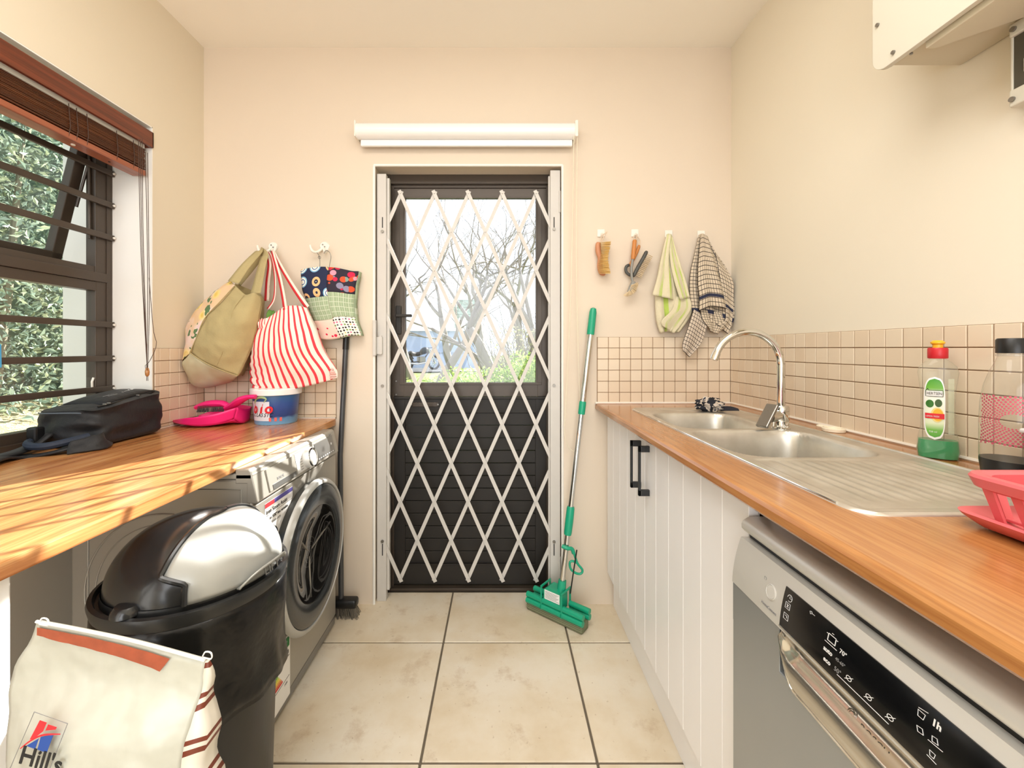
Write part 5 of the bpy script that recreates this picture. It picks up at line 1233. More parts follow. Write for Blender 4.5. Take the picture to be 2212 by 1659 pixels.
# wrung cloth
m = MB(); r = random.Random(3); base = Vector((.845, 1.70, ZS+.022)); g = []
for i in range(22):
    th = math.pi*i/21; row = []
    for j in range(36):
        ph = 2*math.pi*j/36; d = Vector((math.sin(th)*math.cos(ph), math.sin(th)*math.sin(ph), math.cos(th))); k = 1+.55*noise.noise(d*2.6)+.22*noise.noise(d*6)
        row.append(base+Vector((d.x*.050*k, d.y*.035*k, max(-.0205, d.z*.030*k))))
    g.append(row)
m.grid(g, closed=True); s = N('wrung_print'); v = s.coord()
M_wrung = s.end(s.ramp(s.noise(v, 30, 2, .5), [(.42, '#23242c'), (.47, '#cdbfb0'), (.6, '#d6cbbd'), (.63, '#3a3d4c')], 'CONSTANT'), .9)
wc = m.build('scrunched_cloth', M_wrung, None, True, loc=base-Vector((0, 0, .021)), angle=0); tag(wc, 'scrunched black and white cloth on the far back edge of sink', 'cloth')
m = MB(); m.grid(patch([[base+Vector((.03, -.01, -.002)), base+Vector((.06, -.03, .002)), base+Vector((.083, -.05, -.004))], [base+Vector((.03, -.02, -.018)), base+Vector((.06, -.04, -.014)), base+Vector((.085, -.055, -.012))]], 12, 6)); m.build('loose_end', mat('dark_cloth', '#2a2a32', .9), wc, True, solid=.003)

# little loop-handled cap by the splashback
cc = Vector((1.010, 1.195, ZT)); cc = P(1808, 928, 1.33); cc = Vector((1.028, 1.305, ZT))
cp_ = thing('plastic_ring_cap', 'small cream plastic ring cap lying by the tiled splashback', 'cap', cc)
m = MB(); m.lathe([(.026, .0), (.030, .001), (.030, .009), (.026, .012), (.0225, .010), (.021, .004), (.0, .004)], cc, 36); m.build('cup', M_cream, cp_, True)
m = MB(); tc = cc+Vector((-.008, .030, .010)); m.tube(crom([cc+Vector((-.016, .022, .009)), cc+Vector((-.020, .040, .010)), cc+Vector((-.006, .046, .010)), cc+Vector((.004, .028, .009))], 20), .0035, 8); m.build('loop_handle', M_cream, cp_, True)

# ------------------------------------------------------------------ base cabinet
CB0, CB1, CXF = .842, YB-.012, .495
cb = thing('base_cabinet', 'white sink base cabinet with grooved doors and black bow handles', 'cabinet', (.78, 1.4, 0))
m = MB(); m.box(CXF+.020, XR-.01, CB0, CB0+.018, .15, .898, .001); m.box(CXF+.020, XR-.01, CB1-.018, CB1, .15, .898, .001); m.box(CXF+.02, XR-.01, CB0, CB1, .15, .168); m.box(XR-.02, XR-.01, CB0, CB1, .15, .9); m.box(CXF+.02, CXF+.04, CB0, CB1, .84, .898); m.build('carcass', M_cab, cb)
m = MB(); m.box(.523, .540, CB0, CB1, 0, .15, .001); m.build('plinth', M_cab, cb)
YS = 1.447
def cdoor(y0, y1, hy, side):
    dr_ = bpy.data.objects.new('door', None); COL.objects.link(dr_); dr_.parent = cb
    m = MB(); ys_ = []; y = y0; n = round((y1-y0)/.1); w = (y1-y0)/n
    pts = [(CXF+.019, y0), (CXF+.001, y0), (CXF, y0+.001)]
    for k in range(1, n): yy = y0+w*k; pts += [(CXF, yy-.0016), (CXF+.0022, yy), (CXF, yy+.0016)]
    pts += [(CXF, y1-.001), (CXF+.001, y1), (CXF+.019, y1)]
    m.prism(pts, 'z', .155, .892); m.build('grooved_panel', M_cab, dr_)
    zt_, zb_ = .838 if side else .853, .0
    zt_ = .852 if side else .862; L_ = .165; m = MB(); x0 = CXF-.036
    m.box(x0, x0+.007, hy-.006, hy+.006, zt_-L_, zt_, .0012); m.box(x0, CXF, hy-.006, hy+.006, zt_-.020, zt_, .0012); m.box(x0, CXF, hy-.006, hy+.006, zt_-L_, zt_-L_+.020, .0012); m.build('handle', M_char, dr_)
cdoor(YS+.0015, CB1-.001, 1.490, 0); cdoor(CB0+.001, YS-.0015, 1.405, 0)

# ------------------------------------------------------------------ dishwasher
D0, D1 = .236, .836
dw = thing('dishwasher', 'freestanding silver dishwasher with black touch panel under the right worktop', 'dishwasher', (.76, .536, 0))
m = MB(); m.box(.50, 1.05, D0+.004, D1-.004, .02, .82, .003); m.build('cabinet', M_silver_d, dw)
m = MB(); lid = [(.50, .826)]; c0 = (.500, .8385)
lid = [(1.05, .824), (.492, .824), (.481, .827), (.4755, .833), (.475, .840), (.479, .848), (.488, .8535), (.50, .855), (1.05, .855)]
m.prism(lid, 'y', D0, D1, .003); m.build('top_lid', M_dwlt, dw, True)
m = MB(); m.box(.490, .51, D0+.006, D1-.006, .808, .828); m.build('shadow_gap', M_black, dw)
def fX(z):      # curved fascia profile
    t = (z-.727)/.088; return .4575+.0035*t+.014*t*t
FZ = [.727+.088*k/10 for k in range(11)]
H0, H1 = .385, .692
m = MB(); pr = [(fX(z), z) for z in FZ]+[(.50, .815), (.50, .727)]
m.prism(pr, 'y', D0, D1, .002); fa = m.build('fascia', M_dwlt, dw, True)
def onf(y, z, o=.0): return Vector((fX(z)-o, y, z))
def fpanel(y0, y1, z0, z1, o, t, skew=0):
    m = MB(); n = 6; F = [[onf(y0-skew*(k/n), z0+(z1-z0)*k/n, o), onf(y1, z0+(z1-z0)*k/n, o)] for k in range(n+1)]
    B = [[p+Vector((t, 0, 0)) for p in r_] for r_ in F]; m.grid(F); m.grid(B); m.grid([[f[0], b[0]] for f, b in zip(F, B)]); m.grid([[f[1], b[1]] for f, b in zip(F, B)]); m.grid([F[0], B[0]]); m.grid([F[-1], B[-1]])
    bmesh.ops.recalc_face_normals(m.bm, faces=m.bm.faces); return m
m = fpanel(H0, H1, .7345, .797, .0015, .004, 0); tpn = m.build('touch_panel', M_disp, dw, True)
m = fpanel(H0-.001, H1+.001, .7325, .7345, .0022, .004); m.build('chrome_trim', M_chrome, dw, True)
cpw = onf(.722, .770, .0003)
fn = Vector((-1, 0, .22)).normalized(); qm = fn.to_track_quat('Z', 'Y').to_matrix().to_4x4()
m = MB(); m.lathe([(.0125, -.002), (.0125, .0006), (.0115, .0012), (.011, .0002), (.0105, .0010), (.0, .0012)], cpw, 32, M=qm); m.build('power_button', M_dwlt, dw, True)
LX, LZ_ = Vector((0, -1, 0)), Vector((.22, 0, 1)).normalized()      # reading direction on the fascia is towards the camera
text('lettering', 'HomeConnect', .0065, onf(.742, .741, .0006), LX, LZ_, M_grey_ink, dw)
m = MB(); m.tube([onf(.742, .783, .0004)+Vector((0, .003*math.cos(a), .003*math.sin(a))) for a in [k*math.pi/7 for k in range(14)]], .0004, 4, True); m.build('power_symbol', M_grey_ink, dw)
def pt_(y, z): return onf(y, z, .0019)
def tx_(b, s_, y, z, mt=M_white_ink, bold=0): return text('lettering', b, s_, pt_(y, z), LX, LZ_, mt, tpn, ext=.0002, bold=bold)
def outl(pts, w=.0004, closed=True):
    m.tube([pt_(y, z) for y, z in pts], w, 4, closed)
m = MB(); 
outl([(.678+.005*math.cos(a), .785+.005*math.sin(a)) for a in [k*math.pi/8 for k in range(14)]], closed=False); outl([(.678, .788), (.678, .785), (.675, .785)], closed=False)
outl([(.684, .777), (.674, .777), (.674, .768), (.684, .768)]); outl([(.681, .775), (.677, .770)], closed=False); outl([(.677, .775), (.681, .770)], closed=False)
outl([(.684, .760), (.674, .760), (.674, .751), (.684, .751)]); outl([(.681, .757), (.677, .757), (.677, .754)], closed=False)
outl([(.636, .791), (.633, .792), (.631, .790), (.634, .788)]); outl([(.631, .790), (.626, .790)], closed=False)
outl([(.600, .783), (.597, .783), (.597, .775), (.584, .775), (.584, .783), (.581, .783)], .0006, False); outl([(.597, .784), (.584, .784)], .0006, False); outl([(.601, .7715), (.580, .7715)], .0005, False); outl([(.592, .787), (.589, .787)], .0005, False)
outl([(.574, .7435), (.498, .7435)], .0005, False)
for yc, zc_ in ((.556, .752), (.526, .752), (.497, .752)):
    outl([(yc+.004*math.cos(a), zc_+.003*math.sin(a)) for a in [k*math.pi/5 for k in range(10)]], .0004); outl([(yc+.006, zc_-.004), (yc-.006, zc_+.004)], .0004, False)
outl([(.470, .785), (.462, .785), (.463, .779), (.469, .779)]); outl([(.470, .787), (.460, .789)], closed=False)
outl([(.468, .769), (.462, .770), (.460, .765), (.466, .764)]); outl([(.452, .772), (.447, .773), (.445, .768), (.451, .767)]); outl([(.455, .765), (.440, .766)], closed=False)
outl([(.452, .757), (.446, .757), (.447, .752), (.451, .752)]); outl([(.454, .750), (.444, .749)], closed=False)
outl([(.396+.004*math.cos(a), .757+.004*math.sin(a)) for a in [k*math.pi/6 for k in range(12)]], .0005); outl([(.398, .757), (.394, .757)], closed=False); outl([(.400, .768), (.396, .772), (.392, .768)], closed=False)
m.build('touch_icons', M_white_ink, tpn, kind='stuff')
tx_('70\u00b0', .0085, .576, .772); tx_('auto', .0085, .601, .759, bold=.0002); tx_('45-65\u00b0', .0060, .580, .7595, M_grey_ink); tx_('eco', .0085, .599, .7455, bold=.0002); tx_('50\u00b0', .0085, .580, .7455, M_grey_ink); tx_('1h', .0100, .455, .782, bold=.0003)
# handle scoop under the panel, door with the scoop left open
m = MB()
m.box(.459, .50, D0+.001, D1-.001, .10, .655, .002); m.box(.459, .50, H1+.004, D1-.001, .652, .725, .001); m.box(.459, .50, D0+.001, H0-.004, .652, .725, .001); m.build('door_panel', M_dw, dw)
g = []
for k in range(13):
    t = k/12; row = []
    for j in range(41):
        u = j/40; y = H0+(H1-H0)*u; e_ = min(1, min(u, 1-u)/.10); e_ = math.sin(e_*math.pi/2)
        zt_ = .7325; zb_ = .7325-.022-.062*e_**.6
        z = zt_+(zb_-zt_)*t; x = .4595+.013*math.sin(min(1, t/.5)*math.pi)*e_-.005*(math.sin(math.pi*(t-.45)/.55) if t > .45 else 0)
        row.append(Vector((x, y, z)))
    g.append(row)
m = MB(); m.grid(g); m.build('handle_scoop', mat('polished_silver', '#c6c1b6', .16, .85), dw, True, solid=.002, angle=0)
m = MB(); low = g[-1]; m.tube([p+Vector((-.0005, 0, 0)) for p in low], .0022, 6); m.build('scoop_lip', M_chrome, dw, True)
M_emb = mat('embossed_silver', '#8e887c', .25, .9)
text('lettering', 'BOSCH', .0115, (.4655, .548, .6935), (0, -1, 0), (.25, 0, 1), M_emb, dw, ext=.0008, sx=1.1)
m = MB()
for R in (.0065, .004): m.tube([(.4668+.25*R*math.sin(a), .562+R*math.cos(a), .6995+R*math.sin(a)) for a in [k*math.pi/12 for k in range(24)]], .0006, 5, True)
m.build('round_emblem', M_emb, dw)
m = MB(); m.box(.478, .50, D0+.01, D1-.01, .015, .098, .002); m.build('kick_plate', M_silver_d, dw)

# ------------------------------------------------------------------ washing-up bottle
M_pet = glassy('clear_bottle_plastic', (.955, .965, .93), .03, 1.35, .07)
M_liq = N('green_liquid'); s = M_liq; b_ = s.n('ShaderNodeBsdfPrincipled'); b_.inputs['Base Color'].default_value = lin('#08a05c'); b_.inputs['Roughness'].default_value = .08; b_.inputs['Transmission Weight'].default_value = .15; o_ = s.n('ShaderNodeOutputMaterial'); s.t.links.new(b_.outputs[0], o_.inputs[0]); M_liq = s.m
bc = Vector((1.018, .985, ZT)); aR = math.radians(-40)
wb = thing('washing_up_bottle', 'clear washing-up liquid bottle with red and yellow cap, green liquid low', 'bottle', bc)
RZ = Matrix.Rotation(aR, 4, 'Z')      # wide side turned a little towards the room
def bell(prof, off=0, n=36):
    rows_ = []
    for z, a, b in prof:
        row = []
        for k in range(n):
            t = 2*math.pi*k/n; c, s_ = math.cos(t), math.sin(t); p = .75
            row.append(bc+RZ @ Vector(((a-off)*math.copysign(abs(c)**p, c), (b-off)*math.copysign(abs(s_)**p, s_), z)))
        rows_.append(row)
    return rows_
prof = [(.0, .030, .018), (.003, .034, .021), (.020, .036, .0225), (.045, .034, .022), (.075, .029, .0205), (.12, .028, .020), (.16, .029, .0205), (.190, .032, .0215), (.205, .034, .0215), (.220, .031, .020), (.232, .021, .0165), (.238, .0135, .0135), (.245, .0125, .0125)]
prof = [(z*.97, a, b) for z, a, b in prof]
m = MB(); m.grid(bell(prof), closed=True); m.poly(bell(prof)[0][::-1]); bmesh.ops.remove_doubles(m.bm, verts=m.bm.verts, dist=1e-5); m.build('clear_body', M_pet, wb, True)
m = MB(); lq = bell([p for p in prof if p[0] < .046], .0012); lq[0] = [p+Vector((0, 0, .001)) for p in lq[0]]; m.grid(lq, closed=True); m.poly(lq[0][::-1]); m.poly(lq[-1]); bmesh.ops.remove_doubles(m.bm, verts=m.bm.verts, dist=1e-5); bmesh.ops.recalc_face_normals(m.bm, faces=m.bm.faces); m.build('green_liquid', M_liq, wb, True)
m = MB(); m.lathe([(.0165, .232), (.0175, .234), (.0175, .254), (.016, .257), (.0, .257)], bc, 32); m.build('red_cap', mat('red_cap', '#c9202c', .35), wb, True)
m = MB(); m.lathe([(.009, .256), (.009, .264), (.0125, .267), (.0125, .270), (.008, .274), (.0, .274)], bc, 28); m.build('yellow_spout', mat('yellow_cap', '#efb92a', .35), wb, True)
# front label: laid on the broad face that looks towards the camera
def bl_(u, z, o=.0009):      # u in metres across the face
    zz = z; 
    for (z0_, a0_, b0_), (z1_, a1_, b1_) in zip(prof, prof[1:]):
        if z0_ <= zz <= z1_: f_ = (zz-z0_)/(z1_-z0_); a_, b_ = a0_+(a1_-a0_)*f_, b0_+(b1_-b0_)*f_
    cs_ = max(-.999, min(.999, u/a_)); c = math.copysign(abs(cs_)**(1/.75), cs_); s_ = math.sqrt(1-min(1, c*c)); v_ = -(b_+o)*s_**.75
    return bc+RZ @ Vector((u, v_, zz))
def lshape(fn, mt, o, u0, u1, z0_, z1_, nu=12, nz=16, nm='front_label'):
    m = MB(); g = []
    for i in range(nz):
        z = z0_+(z1_-z0_)*i/(nz-1); ua, ub = fn((z-z0_)/(z1_-z0_)); g.append([bl_(u0+(u1-u0)*(ua+(ub-ua)*j/(nu-1)), z, o) for j in range(nu)])
    m.grid(g); return m.build(nm, mt, wb, True)
def oval(t): e_ = (1-abs(2*t-1)**4)**.4 if 0 < t < 1 else 0; return (.5-.5*e_, .5+.5*e_)
s = N('label_green'); z = s.sep(s.coord())[2]
M_lab = s.end(s.ramp(s.math('MULTIPLY', z, 5.0), [(.2, '#2f8f2c'), (.34, '#6fb043'), (.42, '#dfe8c4'), (.72, '#f3f4ea'), (.82, '#6fb043'), (.95, '#2f8f2c')]), .35)
lshape(oval, M_white, .0008, -.0245, .010, .046, .190, nz=40); lab = lshape(oval, M_lab, .0012, -.0228, .0083, .051, .186, nz=40, nm='label_picture')
def blob(u, z, ru, rz_, mt, o, nm): 
    m = MB(); ctr = bl_(u, z, o); pts = [bl_(u+ru*math.cos(a), z+rz_*math.sin(a), o) for a in [k*math.pi/10 for k in range(20)]]
    v0 = m.bm.verts.new(ctr); vs = [m.bm.verts.new(p) for p in pts]
    for k in range(20): m.bm.faces.new((v0, vs[k], vs[(k+1) % 20]))
    return m.build(nm, mt, wb)
blob(-.015, .128, .0065, .009, mat('leaf_ink', '#33702a', .4), .0016, 'leaf_picture'); blob(-.001, .130, .006, .009, mat('leaf_ink_dark', '#3d5a2c', .4), .0016, 'leaf_picture')
blob(-.003, .103, .0105, .017, mat('lemon_rim', '#f0d98a', .4), .0018, 'lemon_picture'); blob(-.002, .103, .0085, .014, mat('lemon_ink', '#eeb62c', .4), .0021, 'lemon_picture')
m = MB(); m.grid([[bl_(-.0225+.031*j/8, z_, .0024) for j in range(9)] for z_ in (.094, .106)]); m.build('red_banner', M_redink, wb)
xb = (bl_(.006, .1, .0)-bl_(-.018, .1, .0)).normalized()
def wrapped(body, size, u, z, o, mt, sx):
    for ch_ in body:
        if ch_ == ' ': u += size*.28; continue
        p = bl_(u, z, o); t = (bl_(u+.003, z, o)-p).normalized(); ob = text('lettering', ch_, size, p, t, (0, 0, 1), mt, wb, sx=sx, ext=.0001)
        u += max((vv.co+bc-p).dot(t) for vv in ob.data.vertices)*.97+size*.04
wrapped('LEMON FRESH', .0052, -.0215, .0975, .0030, M_white_ink, .62)
m = MB(); m.grid([[bl_(-.021+.0265*j/8, z_, .0018) for j in range(9)] for z_ in (.146, .158)]); m.build('name_plate', M_white, wb)
m = MB(); m.tube([bl_(u, z_, .0022) for u, z_ in ((-.0215, .1455), (-.015, .145), (-.006, .145), (.0062, .145), (.0062, .152), (.0062, .159), (-.006, .159), (-.0165, .159), (-.0185, .163), (-.0215, .158))], .0005, 4, True); m.build('name_outline', M_ink, wb)
wrapped('HERTSEN', .0092, -.0200, .1490, .0026, M_ink, .62)
text('lettering', '750 ml', .0055, bl_(-.017, .062, .0022), xb, (0, 0, 1), M_white_ink, wb, sx=.9, ext=.0001)
m = MB(); m.grid([[bl_(u, z_, .0014) for u in (.0145, .018, .0215, .0245)] for z_ in [.06+.014*k for k in range(10)]])
for k in range(11): m.tube([bl_(.0145, .065+.011*k, .0018), bl_(.0245, .065+.011*k, .0018)], .0005, 4)
m.build('finger_grip', glassy('milky_green_plastic', (.9, .95, .82), .1, 1.4, .30), wb, True)

# ------------------------------------------------------------------ soda bottle
sc_ = Vector((.995, .822, ZT))
sbt = thing('carbonating_bottle', 'clear water bottle with black cap, black base and pink mosaic print', 'bottle', sc_)
sp2 = [(.0435, .030), (.0445, .045), (.0445, .11), (.043, .15), (.038, .185), (.030, .212), (.022, .232), (.0195, .240), (.0195, .255)]
m = MB(); m.lathe(sp2, sc_, 48, cap=False); m.build('clear_body', glassy('bottle_plastic', (.95, .95, .93), .02, 1.4, .03), sbt, True)
m = MB(); m.lathe([(.0, .0), (.038, 0), (.041, .004), (.0445, .034), (.0445, .040), (.0, .040)], sc_, 48); m.build('black_base', M_black, sbt, True)
m = MB(); m.lathe([(.0, .246), (.0225, .246), (.0225, .272), (.020, .275), (.0, .275)], sc_, 36); m.build('black_cap', M_black, sbt, True)
m = MB(); m.lathe([(.0215, .240), (.0225, .241), (.0225, .244), (.0195, .245)], sc_, 36, cap=False); m.build('neck_ring', glassy('ring_plastic', (.9, .9, .88), .05, 1.4, .1), sbt, True)
# mosaic: small raised scales in rings around an empty oval
m = MB(); zc0 = .118; az0 = math.radians(222)
def cyp(da, z, o=.0005):
    R = .0447 if z < .11 else .0447-.0017*(z-.11)/.04; a = az0+da; return sc_+Vector(((R+o)*math.cos(a), (R+o)*math.sin(a), z))
for k in range(0, 13):
    R = .017+.0034*k+.00012*k*k; n = int(2*math.pi*R/(.0041+.0002*k))
    for j in range(n):
        a = 2*math.pi*(j+.5*(k % 2))/n; du, dz_ = R*1.15*math.cos(a), R*.88*math.sin(a)
        if abs(dz_) > .047 or abs(du) > .052: continue
        rd = .00155+.00009*k; pts = []
        for q_ in range(6):
            b = q_*math.pi/3; rr0, rt = rd*1.1*math.cos(b), rd*math.sin(b)
            pts.append(cyp((du+rr0*math.cos(a)-rt*math.sin(a))/.0447, zc0+dz_+rr0*math.sin(a)+rt*math.cos(a)))
        m.poly(pts)
m.build('pink_mosaic_print', mat('raspberry_print', '#c2566a', .45), sbt, kind='stuff')
# frosted tub at the frame edge
ft = thing('frosted_tub', 'frosted plastic tub standing at the right picture edge behind the rack', 'tub', (.99, .725, ZT))
m = MB(); m.box(.945, 1.035, .675, .765, ZT, ZT+.105, .012, 3); m.build('tub_body', glassy('frosted_plastic', (.93, .91, .90), .3, 1.3, .55), ft, True)
m = MB(); m.box(.941, 1.039, .671, .769, ZT+.103, ZT+.111, .003); m.build('lid', glassy('frosted_lid', (.93, .91, .90), .3, 1.3, .7), ft, True)

# ------------------------------------------------------------------ dish rack on its tray
dk = thing('dish_rack', 'coral red plastic dish rack on a matching drip tray, right of drainer', 'dish rack', (.84, .43, ZT))
x0, x1, y0, y1 = .662, 1.03, .16, .626
def rrect(x0, x1, y0, y1, z, R, n=6):
    o = []
    for cx, cy, a0 in ((x1-R, y1-R, 0), (x0+R, y1-R, 90), (x0+R, y0+R, 180), (x1-R, y0+R, 270)):
        for k in range(n+1): a = math.radians(a0+90*k/n); o.append(Vector((cx+R*math.cos(a), cy+R*math.sin(a), z)))
    return o
m = MB(); R = .03
L_ = [rrect(x0+.03, x1-.03, y0+.03, y1-.03, ZT+.001, R), rrect(x0+.012, x1-.012, y0+.012, y1-.012, ZT+.006, R), rrect(x0, x1, y0, y1, ZT+.018, R), rrect(x0-.002, x1+.002, y0-.002, y1+.002, ZT+.022, R), rrect(x0+.004, x1-.004, y0+.004, y1-.004, ZT+.024, R), rrect(x0+.018, x1-.018, y0+.018, y1-.018, ZT+.018, R), rrect(x0+.04, x1-.04, y0+.04, y1-.04, ZT+.008, R)]
m.grid([r_+[r_[0]] for r_ in L_]); m.poly(L_[0][::-1]); m.poly(L_[-1]); bmesh.ops.remove_doubles(m.bm, verts=m.bm.verts, dist=1e-5); bmesh.ops.recalc_face_normals(m.bm, faces=m.bm.faces); m.build('drip_tray', M_rack, dk, True)
m = MB(); zr = ZT+.079; a_, b_, c_, d_ = x0+.006, x1-.01, y0+.01, y1-.008
L_ = [rrect(a_+.014, b_-.014, c_+.014, d_-.014, zr-.004, R), rrect(a_+.008, b_-.008, c_+.008, d_-.008, zr, R), rrect(a_, b_, c_, d_, zr-.001, R), rrect(a_-.002, b_+.002, c_-.002, d_+.002, zr-.005, R), rrect(a_+.002, b_-.002, c_+.002, d_-.002, zr-.018, R), rrect(a_+.010, b_-.010, c_+.010, d_-.010, zr-.022, R), rrect(a_+.014, b_-.014, c_+.014, d_-.014, zr-.020, R)]
L_.append(L_[0]); m.grid([r_+[r_[0]] for r_ in L_]); bmesh.ops.remove_doubles(m.bm, verts=m.bm.verts, dist=1e-5); bmesh.ops.recalc_face_normals(m.bm, faces=m.bm.faces); m.build('rim', M_rack, dk, True)
def slat(p, q, w):      # p top, q bottom, w half width vector
    m = MB(); n = (q-p).cross(w).normalized()*.0018; V = [m.bm.verts.new(c_) for c_ in (p-w-n, p+w-n, q+w*.8-n, q-w*.8-n, p-w+n, p+w+n, q+w*.8+n, q-w*.8+n)]
    for f in ((0, 1, 2, 3), (7, 6, 5, 4), (0, 4, 5, 1), (1, 5, 6, 2), (2, 6, 7, 3), (3, 7, 4, 0)): m.bm.faces.new([V[k] for k in f])
    bmesh.ops.recalc_face_normals(m.bm, faces=m.bm.faces); m.build('slat', M_rack, dk)
zb = ZT+.014
for k in range(13):
    y = .590-k*.033
    slat(Vector((a_+.008, y, zr-.01)), Vector((a_+.026, y-.004, zb)), Vector((0, .0065, 0))); slat(Vector((b_-.008, y, zr-.01)), Vector((b_-.026, y, zb)), Vector((0, .0065, 0)))
for k in range(10):
    x = .712+k*.032
    slat(Vector((x, d_-.008, zr-.01)), Vector((x, d_-.026, zb)), Vector((.0065, 0, 0))); slat(Vector((x, c_+.008, zr-.01)), Vector((x, c_+.026, zb)), Vector((.0065, 0, 0)))
for k in range(9):
    x = .71+k*.037; m = MB(); m.box(x-.004, x+.004, c_+.025, d_-.025, zb, zb+.004, .001); m.build('floor_rib', M_rack, dk)
m = MB(); m.box(a_+.022, b_-.022, .39, .398, zb, zb+.004); m.box(a_+.022, b_-.022, .55, .558, zb, zb+.004); m.box(a_+.022, b_-.022, .23, .238, zb, zb+.004); m.build('cross_rib', M_rack, dk)

# ------------------------------------------------------------------ wall boxes top right
M_box = mat('cream_metal', '#d2cebf', .45, var=.01); M_box2 = mat('putty_plastic', '#cfc7b0', .55, var=.02)
eb = thing('distribution_board', 'large cream metal distribution box high on the right wall', 'electrical box', (1.0, .7, 1.84))
m = MB(); m.box(.905, XR-.001, .25, .985, 1.842, 2.30, .004); m.build('body', M_box2, eb)
m = MB(); cv = [(.24, 2.32), (.24, 1.833)]+[(1.010-.035+.035*math.sin(a), 1.868-.035*math.cos(a)) for a in [math.pi/2*k/8 for k in range(9)]]+[(1.010, 2.32)]
m.prism(cv, 'x', .888, .9, .001); m.build('front_cover', M_box, eb)
m = MB(); m.box(.897, .908, .245, .985, 1.837, 2.31, .003); m.build('cover_flange', M_box2, eb)
m = MB(); m.prism([(.905, .30), (.905, .90), (.925, .90), (1.045, .78), (1.045, .30)], 'z', 1.822, 1.8425, .002); m.build('underside_plate', M_box2, eb)
m = MB(); m.lathe([(.0, 0), (.032, 0), (.032, .004), (.028, .004)], (.955, .72, 1.8195), 28); m.build('cable_hole', M_ink, eb, True)
m = MB()
for y, z in ((.995, 1.945), (.865, 1.945), (.955, 1.853), (.70, 1.853)): m.cyl((.8885, y, z), (.884, y, z), .0042, 10)
m.cyl((.903, .93, 1.8345), (.903, .93, 1.831), .003, 8)
m.build('screw', M_screw, eb)
sb2 = thing('meter_unit', 'white framed switch box with dark recess at the upper right edge', 'electrical box', (1.05, .75, 1.68))
X1 = XR-.045
m = MB(); ya, yb2, za, zb2 = .55, .855, 1.670, 1.836
m.box(X1, XR-.001, ya, yb2, zb2-.026, zb2, .003); m.box(X1, XR-.001, ya, yb2, za, za+.034, .003); m.box(X1+.004, XR-.001, yb2-.004, yb2, za, zb2, .001); m.box(X1, XR-.001, ya, ya+.02, za, zb2, .002); m.build('frame', M_box, sb2)
m = MB(); m.box(X1+.006, XR-.002, ya+.02, yb2-.004, za+.034, zb2-.026); m.build('dark_recess', mat('dark_olive_panel', '#4a4538', .6), sb2)
m = MB(); m.box(X1+.001, X1+.008, .70, .832, 1.728, 1.756, .002); sw_ = m.build('label_plate', M_hookw, sb2)
m = MB(); m.tube([(X1-.0, .827+.0025*math.cos(a), 1.735+.0025*math.sin(a)) for a in [k*math.pi/6 for k in range(12)]], .0006, 4, True); m.build('yellow_mark', mat('ochre_ink', '#b08a2c', .5), sb2)
m = MB()
for y, z in ((.846, 1.823), (.848, 1.684)): m.cyl((X1+.001, y, z), (X1-.004, y, z), .005, 12)
m.build('screw', M_screw, sb2)

# ------------------------------------------------------------------ outdoors
def ground_mat(name, stops, sc=3, sc2=40):
    s = N(name); v = s.coord(); a = s.noise(v, sc, 5); b = s.noise(v, sc2, 4)
    return s.end(s.mix(.5, s.ramp(a, stops), s.ramp(b, stops)), 1.0, 0, s.bump(b, .6, .03), spec=.1)
M_lawn = ground_mat('lawn', [(.35, '#5d6f45'), (.5, '#7f8d60'), (.65, '#a39c7c')])
M_straw = ground_mat('dry_ground', [(.35, '#8a7f66'), (.5, '#b8ab8b'), (.65, '#dccfaf')], 8, 60)
m = MB(); g = []
for i in range(24):
    y = 2.3+i*1.6; g.append([Vector((x, y, -.12+.00*y+.018*max(0, y-3)+.05*noise.noise(Vector((x*.3, y*.3, 0))))) for x in [-14+1.4*k for k in range(24)]])
m.grid(g); lawn = m.build('lawn', M_lawn, None, True); lawn['kind'] = 'structure'; lawn['label'] = 'grey-green winter lawn rising behind the door'
m = MB(); g = []
for i in range(20):
    x = XL-.2-i*.4; zz = .30+min(1, i/5)*.40+.02*i; g.append([Vector((x, y, zz+.03*noise.noise(Vector((x*2, y*2, 0))))) for y in [-3+.5*k for k in range(23)]])
m.grid(g); m.build('garden_bank', M_straw, None, True)['kind'] = 'structure'
m = MB(); m.box(-1.86, -1.574, 1.80, 2.16, -.3, 3.2, .004); o = m.build('wall_outside', M_reveal); o['kind'] = 'structure'; o['label'] = 'white outside wall stub beyond the window'

